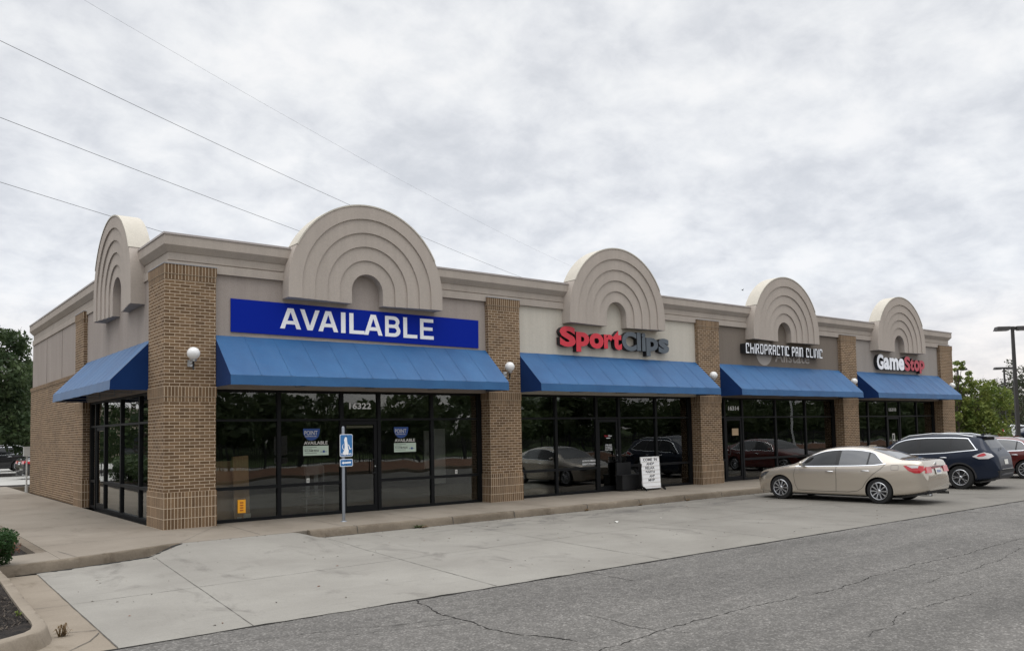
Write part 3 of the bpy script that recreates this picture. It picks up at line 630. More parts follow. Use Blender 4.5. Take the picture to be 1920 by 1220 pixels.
# dark gap behind the cap of the corner pillar
# awnings
def awning(u0, u1, F, wall, oL, zt=3.985, zl=3.085, zb=2.885, seams=11):
    rd = random.Random(int(u0*10)); n = seams*4; A = MB(); rows = 6; vs = []
    for j in range(rows+1):
        t_ = j/rows
        for i in range(n+1):
            u = u0+(u1-u0)*i/n; fr = (i % 4)/4
            sag = .018*math.sin(math.pi*fr)*math.sin(math.pi*t_)+(.004 if i % 4 == 0 else 0)*-1
            vs.append(F(u, wall+(oL-wall)*t_, zt+(zl-zt)*t_-sag))
    A.add(vs, [(j*(n+1)+i, j*(n+1)+i+1, (j+1)*(n+1)+i+1, (j+1)*(n+1)+i) for j in range(rows) for i in range(n)])
    a = None
    # sewn seams
    s_ = A
    for k in range(1, seams):
        u = u0+(u1-u0)*k/seams
        s_.add([F(u-.006, wall+.01, zt+.0), F(u+.006, wall+.01, zt+.0), F(u+.006, oL, zl+.012), F(u-.006, oL, zl+.012), F(u, wall+.01, zt+.007), F(u, oL, zl+.016)], [(0, 4, 5, 3), (4, 1, 2, 5), (0, 1, 4), (3, 5, 2), (0, 3, 2, 1)])
    a = A.build('awning', 'blue_cloth', BL, smooth=30, normals=False)
    v = MB(); m_ = 40
    for i in range(m_):
        ua, ub = u0+(u1-u0)*i/m_, u0+(u1-u0)*(i+1)/m_; za, zb_ = zb+.004*math.sin(i*.9), zb+.004*math.sin((i+1)*.9)
        v.add([F(ua, oL, zl-.001), F(ub, oL, zl-.001), F(ub, oL+.012, zb_), F(ua, oL+.012, za), F(ua, oL-.014, zl-.001), F(ub, oL-.014, zl-.001), F(ub, oL-.004, zb_), F(ua, oL-.004, za)], [(0, 1, 2, 3), (4, 7, 6, 5), (3, 2, 6, 7), (0, 4, 5, 1)])
    v.build('valance', 'blue_cloth', a)
    for u, d in ((u0, 1), (u1, -1)):
        p = MB(); p.prism([(wall, zt-.006), (oL, zl-.004), (oL+.006, zb+.003), (wall, zb+.003)], u, u+.012*d, 0, lambda q, o, z: F(o, q, z)); p.build('side_panel', 'blue_cloth_shaded', a)
    for k in range(5):
        fr_ = MB(); u = u0+.05+(u1-u0-.1)*k/4; fr_.tube([F(u, wall+.03, zt-.06), F(u, oL-.04, zl-.03), F(u, oL-.04, zb+.03), F(u, wall+.03, zb+.03), F(u, wall+.03, zt-.06)], .014, 6); fr_.build('awning_rib', 'metal_grey', a)
    return a
for (a, b) in bays: awning(a+.012, b-.012, FR, -.135, .845)
awning(1.19, 7.62, LF, -.09, .745, 3.955, 3.06, 2.86)

# ---- shop fronts
def frame_box(mb, u0, u1, z0, z1, F, o0, o1, mi=0): mb.box(u0, u1, o0, o1, z0, z1, mi, F)
def front(F, o, mull, door, zs=(.0, .07, .69, .76, 2.165, 2.215, 2.80, 2.86), handle_side=1, u_lo=None, u_hi=None):
    """mull: list of (u0,u1) mullions; door: index of the bay holding a door"""
    w = MB(); d0, d1 = o-.055, o+.045
    for u0, u1 in mull: w.box(u0, u1, d0, d1, 0.0, 2.80, 0, F)
    U0, U1 = mull[0][1], mull[-1][0]
    w.box(mull[0][0], mull[-1][1], d0, d1, 2.80, 2.862, 0, F)
    wf = None; panes = []
    for i in range(len(mull)-1):
        a, b = mull[i][1], mull[i+1][0]
        if i == door:
            w.box(a, b, d0+.002, d1-.002, 2.165, 2.215, 0, F); panes.append((a, b, 2.215, 2.80))
        else:
            for z0, z1 in ((0, .07), (.69, .76), (2.165, 2.215)): w.box(a, b, d0+.002, d1-.002, z0, z1, 0, F)
            panes += [(a, b, .07, .69), (a, b, .76, 2.165), (a, b, 2.215, 2.80)]
    wf = w.build('window_frame', 'frame_dark', BL)
    for a, b, z0, z1 in panes:
        p = MB(); p.box(a-.005, b+.005, o-.006, o, z0-.005, z1+.005, 0, F); p.build('pane', 'shop_glass', wf)
    if door is not None:
        a, b = mull[door][1], mull[door+1][0]; a += .008; b -= .008
        d = MB(); D0, D1 = o-.03, o+.028
        d.box(a, a+.065, D0, D1, .012, 2.155, 0, F); d.box(b-.085, b, D0, D1, .012, 2.155, 0, F); d.box(a+.065, b-.085, D0, D1, .012, .16, 0, F); d.box(a+.065, b-.085, D0, D1, 2.07, 2.155, 0, F)
        dr = d.build('door', 'frame_dark', BL)
        p = MB(); p.box(a+.06, b-.08, o-.005, o+.001, .155, 2.075, 0, F); p.build('pane', 'shop_glass', dr)
        p = MB(); p.box(a+.068, b-.088, o-.02, o-.012, 1.99, 2.05, 0, F); p.build('closer_bar', 'tan_strip', dr)
        h = MB(); hu = b-.11 if handle_side > 0 else a+.10; s_ = -1 if handle_side > 0 else 1
        h.tube([F(hu-s_*.05, o+.03, .92), F(hu+s_*.05, o+.06, .90), F(hu+s_*.06, o+.065, .94), F(hu+s_*.06, o+.065, 1.2), F(hu+s_*.05, o+.06, 1.24), F(hu-s_*.05, o+.03, 1.22)], .013, 8); h.build('handle', 'black', dr)
        k = MB(); k.lathe([(0, 0), (.018, 0), (.018, .012), (0, .012)], F(hu-s_*.045, o+.04, 1.07), 'y' if F is FR else 'x', 14); k.build('lock', 'aluminium', dr)
    return wf
def mul(cs, w=.088): return [(c-w/2, c+w/2) for c in cs]
f1 = front(FR, -.42, [(1.0, 1.12)]+mul([2.57, 4.11, 5.10, 6.62])+[(8.05, 8.2)], 2)
f2 = front(FR, -.42, [(9.19, 9.30)]+mul([10.80, 12.40, 13.35, 15.0])+[(16.57, 16.75)], 2)
f3 = front(FR, -.42, [(17.78, 17.9)]+mul([18.47-.0, 19.46, 21.43, 23.35])+[(25.22, 25.41)], 1, handle_side=-1)
f4 = front(FR, -.42, [(26.46, 26.6)]+mul([27.92, 29.45, 30.54, 32.05])+[(33.56, 33.74)], 2)
f5 = front(LF, -.22, [(1.14, 1.26)]+mul([2.60, 4.30, 5.99, 7.02])+[(7.55, 7.75)], 3, handle_side=-1)
# lintels between window heads and awnings
mb = MB()
for a, b in bays: mb.box(a, b, .30, .56, 2.862, 2.92)
mb.build('lintel', 'stucco_taupe', BL)
# interiors
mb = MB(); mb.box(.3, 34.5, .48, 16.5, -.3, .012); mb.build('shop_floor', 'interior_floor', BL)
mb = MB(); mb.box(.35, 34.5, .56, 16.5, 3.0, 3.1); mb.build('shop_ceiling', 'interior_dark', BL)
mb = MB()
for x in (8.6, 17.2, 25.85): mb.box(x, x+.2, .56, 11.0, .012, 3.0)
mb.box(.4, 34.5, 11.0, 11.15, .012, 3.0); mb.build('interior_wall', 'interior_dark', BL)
for i, (x, y) in enumerate([(18.9, 2.2), (20.6, 2.2), (27.2, 2.0), (29.3, 2.0), (19.8, 4.5), (28.4, 4.2)]):
    mb = MB(); mb.box(x, x+1.2, y, y+.3, 2.955, 2.998); mb.build('ceiling_light', 'lit_panel', BL)

# ------------------------------------------------------------------ signs

S = empty('sign_board', 'long royal blue banner board reading AVAILABLE in white capitals above the first awning', 'sign', (0, 0, 0))
mb = MB(); mb.prism([(1.39, 4.078), (7.92, 4.032), (7.93, 4.763), (1.39, 4.797)], -.138, -.112, 0, FR); mb.build('board', 'sign_blue', S)
AV = {'A': [[(0, 0), (.36, 1), (.64, 1), (1, 0), (.78, 0), (.71, .22), (.29, .22), (.22, 0)], [(.35, .39), (.65, .39), (.5, .82)]], 'V': [[(0, 1), (.22, 1), (.5, .22), (.78, 1), (1, 1), (.63, 0), (.37, 0)]],
      'I': [[(0, 0), (1, 0), (1, 1), (0, 1)]], 'L': [[(0, 0), (1, 0), (1, .17), (.27, .17), (.27, 1), (0, 1)]], 'E': [[(0, 0), (1, 0), (1, .17), (.25, .17), (.25, .43), (.92, .43), (.92, .59), (.25, .59), (.25, .83), (.98, .83), (.98, 1), (0, 1)]]}
def poly_letter(ch, u0, u1, z0, z1, o0, o1, F, mats, parent):
    if ch == 'B':
        def arcp(cx_, cz, rx, rz, a0, a1, n=10): return [(cx_+rx*math.cos(R_(a0+(a1-a0)*i/n)), cz+rz*math.sin(R_(a0+(a1-a0)*i/n))) for i in range(n+1)]
        out = [(0, 0)]+arcp(.60, .29, .40, .29, -90, 42)+arcp(.56, .74, .38, .26, -38, 90)+[(0, 1)]
        holes = [[(.23, .17)]+arcp(.56, .30, .20, .13, -90, 90, 8)+[(.23, .43)], [(.23, .59)]+arcp(.54, .71, .17, .12, -90, 90, 8)+[(.23, .83)]]
    else:
        q = AV[ch]; out = q[0]; holes = q[1:]
    cu_ = bpy.data.curves.new('c', 'CURVE'); cu_.dimensions = '2D'; cu_.fill_mode = 'BOTH'; cu_.extrude = .5
    for pl in [out]+holes:
        sp_ = cu_.splines.new('POLY'); sp_.points.add(len(pl)-1); sp_.use_cyclic_u = True
        for p, c in zip(sp_.points, pl): p.co = (c[0], c[1], 0, 1)
    ob = bpy.data.objects.new('c', cu_); COL.objects.link(ob); dg = bpy.context.evaluated_depsgraph_get(); me = bpy.data.meshes.new_from_object(ob.evaluated_get(dg))
    mb = MB(); mb.v = [F(u0+v.co.x*(u1-u0), o0+(v.co.z+.5)*(o1-o0), z0+v.co.y*(z1-z0)) for v in me.vertices]
    for p in me.polygons: mb.f.append(list(p.vertices)); mb.m.append(0 if abs(p.normal.z) > .7 else 1); mb.vo.append((0, 0))
    bpy.data.objects.remove(ob); bpy.data.curves.remove(cu_); bpy.data.meshes.remove(me)
    return mb.build('letter', mats, parent)
x = 2.43; wd = {'A': .495, 'V': .475, 'I': .115, 'L': .40, 'B': .425, 'E': .40}; gp = [-.02, -.03, .075, .10, -.01, .075, .085, .085, 0]
tot = sum(wd[c] for c in 'AVAILABLE')+sum(gp); sc = (6.47-2.43)/tot
for c, gq in zip('AVAILABLE', gp):
    zz_ = 4.222-(x-2.43)*.0115; poly_letter(c, x+.058, x+.058+wd[c]*sc, zz_, zz_+.462+(x-2.43)*.014, -.1115, -.107, FR, ['sign_white', 'sign_white'], S); x += (wd[c]+gq)*sc

S = empty('shop_sign', 'channel letters Sport in red and Clips in slate grey on cream wall', 'sign')
RED = ('letter_red', 'letter_return'); SL = ('letter_slate', 'letter_return')
# cap height and baseline are set from the letters S and C
def word(body, u0, u1, base, cap, o0, o1, segs, parent, bold, names='letter', spacing=1.0, shear=0):
    vs, fs, ns = text_mesh('H', bold, .5); hb = min(v[1] for v in vs)+bold; ht = max(v[1] for v in vs)-bold
    vs, fs, ns = text_mesh(body, bold, .5, shear, spacing); ya, yb = min(v[1] for v in vs), max(v[1] for v in vs)
    k = (cap-base)/(ht-hb); return text_on(names, body, u0, u1, base+(ya-hb)*k, base+(yb-hb)*k, o0, o1, None, parent=parent, bold=bold, split=True, seg=segs, spacing=spacing, shear=shear)
def glyph(ch, u0, u1, z0, z1, m, parent, bold): text_on('letter', ch, u0, u1, z0, z1, -WF+.02, .03, m, parent=parent, bold=bold)
for ch, a, b, z0, z1 in (('S', 10.651, 11.262, 4.207, 4.795), ('p', 11.276, 11.79, 4.085, 4.657), ('o', 11.80, 12.37, 4.206, 4.660), ('r', 12.385, 12.765, 4.225, 4.652), ('t', 12.755, 13.135, 4.21, 4.785)): glyph(ch, a, b, z0, z1, RED, S, .05)
for ch, a, b, z0, z1 in (('C', 13.145, 13.775, 4.203, 4.785), ('l', 13.796, 13.966, 4.222, 4.785), ('i', 14.010, 14.18, 4.22, 4.785), ('p', 14.205, 14.745, 4.08, 4.65), ('s', 14.765, 15.255, 4.195, 4.66)): glyph(ch, a, b, z0, z1, SL, S, .042)
S = empty('shop_sign', 'white squared letters reading CHIROPRACTIC PAIN CLINIC on a black raceway, taupe wall', 'sign')
mb = MB(); u_ = lambda a: 19.13+a
for a, b in ((0, 2.58), (2.72, 3.49), (3.63, 4.72)): mb.box(u_(a)-.0, u_(b), -WF+.01, .075, 4.405, 4.72, 0, FR)
mb.build('raceway', 'letter_return', S)
stroke_word('CHIROPRACTIC', u_(0), u_(2.56), 4.385, 4.735, .074, .105, .044, ['letter_white', 'letter_return'], S)
stroke_word('PAIN', u_(2.74), u_(3.45), 4.385, 4.73, .074, .105, .044, ['letter_white', 'letter_return'], S)
stroke_word('CLINIC', u_(3.66), u_(4.74), 4.385, 4.725, .074, .105, .044, ['letter_white', 'letter_return'], S)
S = empty('sign_scar', 'pale ghost lettering and disc of a removed sign showing on the taupe wall', 'sign scar')
mb = MB(); mb.lathe([(0, 0), (.485, 0), (.485, .006), (0, .006)], (20.51, .132, 4.50), 'y', 36); mb.build('disc', 'scar', S)
for a in text_on('letter', 'Allstate', 21.16, 23.36, 4.17, 4.60, -WF, -WF+.007, ('scar',), parent=S, bold=.012, split=True): pass
S = empty('shop_sign', 'condensed letters Game in white and Stop in faded red above the last awning', 'sign')
WH = ('letter_white', 'letter_return'); RS = ('letter_rose', 'letter_return')
for ch, a, b, z0, z1 in (('G', 28.04, 28.57, 4.113, 4.744), ('a', 28.58, 29.06, 4.12, 4.63), ('m', 29.07, 29.81, 4.125, 4.63), ('e', 29.82, 30.31, 4.118, 4.632)): glyph(ch, a, b, z0, z1, WH, S, .042)
for ch, a, b, z0, z1 in (('S', 30.33, 30.84, 4.114, 4.74), ('t', 30.83, 31.165, 4.135, 4.67), ('o', 31.17, 31.655, 4.119, 4.62), ('p', 31.66, 32.13, 4.04, 4.615)): glyph(ch, a, b, z0, z1, RS, S, .042)
mb = MB(); mb.box(28.2, 30.2, -WF+.01, -.02, 4.16, 4.5, 0, FR); mb.box(30.4, 32.0, -WF+.01, -.02, 4.16, 4.5, 0, FR); mb.build('raceway', 'letter_return', S)

# wall lamps with white globes
lamp_lab = ['white globe wall lamp on the corner brick pillar', 'white globe wall lamp on the pillar between the blue board and the red lettered shop', 'white globe wall lamp on the pillar left of the chiropractic shop', 'white globe wall lamp on the pillar left of the last awning', 'white globe wall lamp on the last brick pillar by the green tree']
L0 = empty('wall_lamp', lamp_lab[0], 'wall lamp', (.505, 0, 3.41), 0, 'globe lamps on the brick pillars')
mb = MB(); mb.lathe([(0.001, -.128)]+[(.130*math.sin(R_(a)), -.130*math.cos(R_(a))) for a in range(12, 180, 12)]+[(0.001, .130)], (0, -.23, .135), 'z', 28); mb.build('globe', 'globe', L0, smooth=60)
mb = MB(); mb.lathe([(0, -.03), (.055, -.03), (.062, -.015), (.068, .012), (.05, .02), (0, .02)], (0, -.23, 0), 'z', 20); gal = mb.build('gallery', 'aluminium', L0, smooth=40)
mb = MB(); mb.tube([(0, -.23, -.03), (0, -.23, -.06), (0, -.22, -.13), (0, -.23, -.19)], [.03, .026, .02, .024], 12); mb.build('stem', 'iron_dark', L0, smooth=50)
mb = MB(); mb.box(-.055, .055, -.022, .004, -.12, .02); mb.box(-.018, .018, -.21, -.02, -.075, -.045); mb.build('bracket', 'aluminium', L0)
for x, lb in zip((8.68, 17.16, 25.84, 34.25), lamp_lab[1:]):
    c = copytree(L0); c.location = (x, 0, 3.41); c['label'] = lb

# window lettering, notices
def decal(name, body, u0, u1, z0, z1, mat, label, cat, parent=None, o=-.405, bold=.0, F=FR, group=None):
    ob = text_on(name, body, u0, u1, z0, z1, o, o+.003, (mat,), F, parent, bold)[0]
    if parent is None: tag(ob, label, cat, group)
    return ob
decal('house_number', '16322', 4.315, 4.893, 2.443, 2.588, 'sign_white', 'white street number 16322 on the glass over the first shop door', 'number', bold=.02)
decal('house_number', '16314', 18.71, 19.30, 2.427, 2.574, 'sign_white', 'white street number 16314 over the chiropractic shop door', 'number', bold=.02)
decal('house_number', '16310', 29.67, 30.27, 2.40, 2.546, 'sign_white', 'white street number 16310 over the last shop door', 'number', bold=.02)
def lease(x0, z0, lab):
    e = empty('lease_notice', lab, 'notice', (x0, 0, z0), 0, 'lease notices on the glass')
    mb = MB(); P = [(0, .615), (.41, .615), (.405, .52), (.37, .42), (.30, .365), (.20, .34), (.11, .36), (.04, .43), (.005, .5)]
    mb.prism(P, -.4045, -.402, 0, FR); mb.build('shield', 'decal_blue', e)
    text_on('letters', 'POINT', .03, .35, .47, .565, -.4015, -.400, ('paper',), FR, e)
    text_on('small_print', 'COMMERCIAL', .04, .33, .425, .455, -.4015, -.400, ('paper',), FR, e)
    text_on('heading', 'AVAILABLE', .02, .60, .25, .325, -.4045, -.402, ('paper',), FR, e, bold=.01)
    mb = MB(); mb.box(0, .625, -.4045, -.402, 0, .222, 0, FR); c = mb.build('card', 'paper_green', e)
    text_on('phone_number', '913.948.9222', .03, .38, .085, .13, -.4015, -.400, ('ink',), FR, e, bold=.02)
    for z, w in ((.185, .3), (.15, .18), (.05, .3)):
        mb = MB(); mb.box(.03, .03+w, -.4015, -.4005, z, z+.008, 0, FR); mb.build('print_line', 'ink', e)
    mb = MB(); mb.box(.42, .58, -.4015, -.4005, .075, .085, 0, FR); mb.box(.48, .53, -.4014, -.4004, .06, .11, 0, FR); mb.build('logo', 'decal_blue', e)
lease(3.15, 1.375, 'blue shield AVAILABLE lease notice on the glass left of the first door')
lease(5.52, 1.385, 'blue shield AVAILABLE lease notice on the glass right of the first door')
decal('notice', '0', 0, .001, 0, .001, 'ink', '', '') and None
for o_ in [o for o in bpy.data.objects if o.name.startswith('notice')]: bpy.data.objects.remove(o_)
for (x, z, lb) in ((3.262, .76, 'small white sticker at the sill of the pane left of the first door'), (7.352, .78, 'small white sticker at the sill of the last pane of the empty shop')):
    e = empty('sticker', lb, 'sticker', (x, 0, z)); mb = MB(); mb.box(-.035, .035, -.4045, -.402, 0, .10, 0, FR); mb.build('card', 'paper', e); text_on('mark', '0', -.02, .02, .02, .08, -.4015, -.40, ('ink',), FR, e, bold=.01)
e = empty('sticker', 'orange notice sticker low on the first pane before the tall carton', 'sticker', (1.64, 0, .19)); mb = MB(); mb.box(0, .175, -.4045, -.402, 0, .285, 0, FR); mb.build('card', 'label_orange', e)
for k in range(4): mb = MB(); mb.box(.05, .125, -.4015, -.4, .04+.055*k, .07+.055*k, 0, FR); mb.build('print', 'ink_brown', e)
e = empty('neon_sign', 'dim neon window sign reading Sport Clips OPEN in the second shop', 'neon sign')
text_on('red_word', 'Sport', 11.19, 11.56, 2.46, 2.58, -.47, -.455, ('neon_red',), FR, e); text_on('white_word', 'Clips', 11.57, 11.93, 2.45, 2.57, -.47, -.455, ('interior_white',), FR, e); text_on('open_word', 'OPEN', 11.41, 11.75, 2.265, 2.36, -.47, -.455, ('neon_white',), FR, e)
e = empty('door_lettering', 'white opening hours and logo lettering on the second shop door', 'lettering')
text_on('hours', 'STORE HOURS', 12.75, 13.02, 1.365, 1.40, -.40, -.398, ('sign_white',), FR, e, bold=.02)
for k in range(3): text_on('hours', ['M-F 9AM-9PM', 'SAT 9AM-6PM', 'SUN 11-5PM'][k], 12.75, 13.03, 1.31-.048*k, 1.345-.048*k, -.40, -.398, ('sign_white',), FR, e, bold=.015)
text_on('logo', 'Sport', 12.73, 12.88, 1.62, 1.68, -.40, -.398, ('letter_red',), FR, e, bold=.01); text_on('logo', 'Clips', 12.88, 13.03, 1.62, 1.68, -.40, -.398, ('sign_white',), FR, e, bold=.01); mb = MB(); mb.box(12.8, 12.96, -.4, -.398, 1.58, 1.60, 0, FR); mb.build('underline', 'sign_white', e)
e = empty('window_lettering', 'white two line lettering ALWAYS HIRING GREAT STYLISTS low on the pane', 'lettering')
text_on('line', 'ALWAYS HIRING', 11.80, 12.33, .915, .965, -.404, -.402, ('sign_white',), FR, e, bold=.02); text_on('line', 'GREAT STYLISTS', 11.80, 12.33, .82, .87, -.404, -.402, ('sign_white',), FR, e, bold=.02)
mb = MB(); mb.box(18.87, 19.22, -.3995, -.398, 1.56, 1.80, 0, FR); tag(mb.build('paper_notice', 'paper_tan'), 'tan paper notice taped to the chiropractic shop door', 'notice')
e = empty('window_poster', 'dark grey panel with pale lettering on the last shop window', 'poster'); mb = MB(); mb.box(30.62, 31.97, -.47, -.465, 2.22, 2.79, 0, FR); mb.build('panel', 'letter_slate', e); text_on('letters', 'THINK', 30.83, 31.2, 2.48, 2.56, -.462, -.46, ('paper',), FR, e, bold=.01); text_on('letters', 'geek', 31.22, 31.5, 2.47, 2.56, -.462, -.46, ('leaf_light',), FR, e); text_on('letters', 'at', 31.3, 31.6, 2.36, 2.41, -.462, -.46, ('paper',), FR, e)

# things behind the glass
e = empty('cardboard_box', 'tall flattened brown cardboard box leaning behind the first pane', 'box'); mb = MB(); mb.add([(1.60, .50, .02), (1.95, .50, .02), (1.93, .56, 1.42), (1.60, .58, 1.40), (1.60, .58, .02), (1.95, .58, .02), (1.93, .66, 1.42), (1.60, .68, 1.40)], [(0, 1, 2, 3), (4, 7, 6, 5), (0, 4, 5, 1), (2, 6, 7, 3), (0, 3, 7, 4), (1, 5, 6, 2)]); mb.build('carton', 'cardboard', e)
mb = MB(); mb.box(1.80, 1.96, .485, .492, .03, .16); mb.box(1.66, 1.76, .485, .492, .02, .10); mb.build('white_label', 'paper', e)
e = empty('cardboard_box', 'low wide brown carton on the floor inside the first pane', 'box'); mb = MB(); mb.box(1.2, 1.75, .85, 1.3, .55, 1.3); mb.box(1.15, 1.78, .82, 1.35, .012, .55); mb.build('carton', 'cardboard', e)
e = empty('shelf_unit', 'pale metal shelving frame standing in the empty shop behind the glass', 'shelf')
mb = MB(); mb.box(3.62, 4.10, 1.4, 1.45, .88, 1.12); mb.box(3.66, 3.76, 1.41, 1.44, .4, .88); mb.box(3.88, 3.98, 1.41, 1.44, .4, .88); mb.build('back_panel', 'metal_grey', e)
mb = MB()
for x in (3.62, 4.06): mb.box(x, x+.03, 1.3, 1.33, .012, 1.1)
mb.build('upright', 'metal_grey', e); mb = MB()
for z in (.1, .3, .5): mb.box(3.64, 4.07, 1.3, 1.7, z, z+.02)
mb.build('shelf', 'metal_grey', e)
mb = MB(); mb.box(7.15, 7.55, 1.2, 1.3, .5, 1.95); mb.box(7.0, 7.2, 1.35, 1.4, .9, 1.9); tag(mb.build('partition_panel', 'interior_white'), 'pale upright panel leaning inside the last pane of the empty shop', 'panel')
# game shop window goods
rd = random.Random(2)
for (x0, lab) in ((27.0, 'tall display rack of game cases by the first pane of the last shop'), (28.6, 'display rack with pale posters behind the second pane of the last shop'), (31.2, 'display rack of small cases right of the last shop door')):
    e = empty('display_rack', lab, 'display rack'); mb = MB()
    for z in (.3, .65, 1.0, 1.35): mb.box(x0, x0+.75, .75, 1.05, z, z+.02)
    mb.box(x0, x0+.75, 1.05, 1.07, .012, 1.7); mb.build('rack', 'interior_white', e)
    for z in (.32, .67, 1.02, 1.37):
        for k in range(5): mb = MB(); mb.box(x0+.03+k*.145, x0+.15+k*.145, .78, .80, z, z+rd.uniform(.16, .26)); mb.build('case', rd.choice(['paper', 'skyblue_poster', 'red_plastic', 'interior_dark', 'paper_tan', 'interior_dark']), e)
e = empty('door_notice', 'narrow white and black notice on the last shop door', 'notice'); mb = MB(); mb.box(29.85, 30.05, -.40, -.397, .95, 1.45, 0, FR); mb.build('card', 'paper', e); mb = MB(); mb.box(29.87, 30.03, -.3965, -.395, 1.0, 1.15, 0, FR); mb.box(29.88, 30.0, -.3965, -.395, 1.2, 1.4, 0, FR); mb.build('print', 'ink', e)

# ------------------------------------------------------------------ things on the pavement
e = empty('disabled_parking_sign', 'grey metal post with two worn blue and white parking signs before the first shop', 'sign', (3.30, -1.285, 0))
mb = MB(); mb.tube([(0, 0, 0), (0, 0, 1.985), (0, 0, 2.01)], [.033, .033, .02], 16); mb.build('post', 'galv', e, smooth=40)
mb = MB(); mb.lathe([(0, 0), (.07, 0), (.06, .012), (.036, .02)], (0, 0, 0), 'z', 16); mb.build('base_collar', 'galv', e)
def rrect(w, h, r, n=6):
    P = []
    for cx_, cy_, a0 in ((w/2-r, h/2-r, 0), (-w/2+r, h/2-r, 90), (-w/2+r, -h/2+r, 180), (w/2-r, -h/2+r, 270)):
        P += [(cx_+r*math.cos(R_(a0+90*i/n)), cy_+r*math.sin(R_(a0+90*i/n))) for i in range(n+1)]
    return P
RZ = R_(8); ca, sa = math.cos(RZ), math.sin(RZ)
SF = lambda u, o, z: (.05+u*ca+(.034+o)*sa*1.0, -(.034+o)*ca+u*sa, z)
def plate(zc_, w, h, r, nm):
    mb = MB(); mb.prism([(x_, zc_+z_) for x_, z_ in rrect(w, h, r)], 0, .003, 0, SF); p = mb.build(nm, 'sign_white', e)
    mb = MB(); mb.prism([(x_, zc_+z_) for x_, z_ in rrect(w-.022, h-.022, r*.8)], .0032, .0045, 0, SF); mb.build('blue_face', 'hc_blue', p)
    mb = MB()
    for s_ in (-1, 1): mb.box(.0-.008, .008, .0046, .010, zc_+s_*(h/2-.035)-.008, zc_+s_*(h/2-.035)+.008, 0, SF)
    mb.build('bolt', 'black', p); return p
p = plate(1.605, .325, .475, .032, 'sign_plate')
mb = MB()   # wheelchair symbol, paint blistered around the post line
mb.prism([(-.055, 1.72), (-.035, 1.775), (-.01, 1.785), (.015, 1.77), (.02, 1.7), (.035, 1.62), (.04, 1.55), (.06, 1.5), (.05, 1.41), (-.02, 1.40), (-.07, 1.41), (-.09, 1.46), (-.055, 1.5), (-.04, 1.58), (-.045, 1.66)], .0047, .0056, 0, SF)
arc = [(-.02+.085*math.cos(R_(a)), 1.575+.075*math.sin(R_(a))) for a in range(130, 250, 12)]
for rr in (0,):
    for (a0, b0), (a1, b1) in zip(arc, arc[1:]): mb.prism([(a0, b0), (a1, b1), (a1+.014, b1+.004), (a0+.014, b0+.004)], .0047, .0056, 0, SF)
for P in ([(.04, 1.63), (.062, 1.62), (.085, 1.575), (.098, 1.535), (.125, 1.55), (.13, 1.535), (.09, 1.512), (.075, 1.53), (.06, 1.58)],): mb.prism(P, .0047, .0056, 0, SF)
mb.build('wheelchair_symbol', 'sign_white', p)
text_on('lettering', 'PARKING', -.125, .13, 1.40, 1.445, .0058, .0063, ('sign_white',), SF, p, bold=.02)
p = plate(1.238, .325, .158, .03, 'arrow_plate')
mb = MB(); mb.prism([(-.12, 1.238), (-.075, 1.27), (-.075, 1.252), (.115, 1.26), (.115, 1.225), (-.075, 1.222), (-.075, 1.205)], .0047, .0056, 0, SF); mb.build('arrow', 'sign_white', p)
# pavement message board
e = empty('message_board', 'white letter board in a black curved frame reading COME IN AND RELAX', 'sign', (13.98, -.26, 0), R_(-1))
AF = lambda u, o, z: (u, -o, z)
def lean(u, o, z): return (u, -o+.0-.04+.05*z, z)
mb = MB(); mb.prism([(-.39, .06), (.37, .06), (.37, 1.0), (-.42, 1.0)], -.02, .02, 0, lean); bd_ = mb.build('board', 'sign_white', e)
mb = MB()
for k in range(8): z = .11+k*.122; mb.prism([(-.385, z), (.365, z), (.365, z+.008), (-.385, z+.008)], .0205, .026, 0, lean)
mb.build('track', 'tan_strip', bd_)
for k, (tx, a, b) in enumerate([('COME  IN', -.33, .27), ('AND*', -.2, .13), ('RELAX', -.25, .14), ('*WITH', -.25, .14), ('AN*', -.1, .13), ('MVP', -.15, .12)]):
    text_on('lettering', tx, a, b, .877-k*.122, .955-k*.122, .021, .0235, ('ink',), lean, bd_, bold=.022)
for s_ in (-1, 1):
    mb = MB(); u = s_*.405-.01; P = [(0, .80), (.0, .5), (-.01, .3), (-.05, .15), (-.12, .05), (-.2, .015), (-.24, 0)]
    Q = [(.045, .80), (.045, .5), (.04, .3), (.0, .19), (-.06, .10), (-.16, .06), (-.24, .05)]
    for sg in (1, -1): mb.prism([(sg*a, z) for a, z in P]+[(sg*a, z) for a, z in reversed(Q)], u-.018, u+.018, 0, lambda q, o, z: (o, q+.02, z))
    mb.build('leg', 'black', e)
mb = MB(); mb.box(-.4, .4, -.01, .03, .03, .06); mb.box(-.42, .42, .0, .04, .78, .82); mb.build('cross_bar', 'black', e)
e = empty('storage_bench', 'low black storage bench against the glass behind the white letter board', 'bench', (13.15, .02, 0))
mb = MB(); mb.box(-.1, .75, .0, .28, .03, .44); mb.build('chest', 'black', e); mb = MB(); mb.box(-.12, .77, -.02, .3, .44, .48); mb.build('lid', 'black', e); mb = MB(); mb.box(-.1, .5, .22, .28, .48, .84); mb.build('backrest', 'black', e)
# electric meter box and conduit on the far end of the side wall
e = empty('meter_box', 'grey utility box with conduit at the far end of the brick side wall', 'utility box', (-.04, 16.95, 0))
mb = MB(); mb.box(-.10, .10, -.02, .18, 1.31, 1.645); mb.box(-.105, .105, -.025, .185, 1.60, 1.65); mb.build('box', 'utility_grey', e)
mb = MB(); mb.tube([(.0, .04, 0), (0, .04, 1.31)], .028, 10); mb.build('conduit', 'utility_grey', e)
mb = MB(); mb.tube([(.0, .04, 0), (0, .04, .26)], .05, 10); mb.build('pipe_sleeve', 'utility_grey', e)
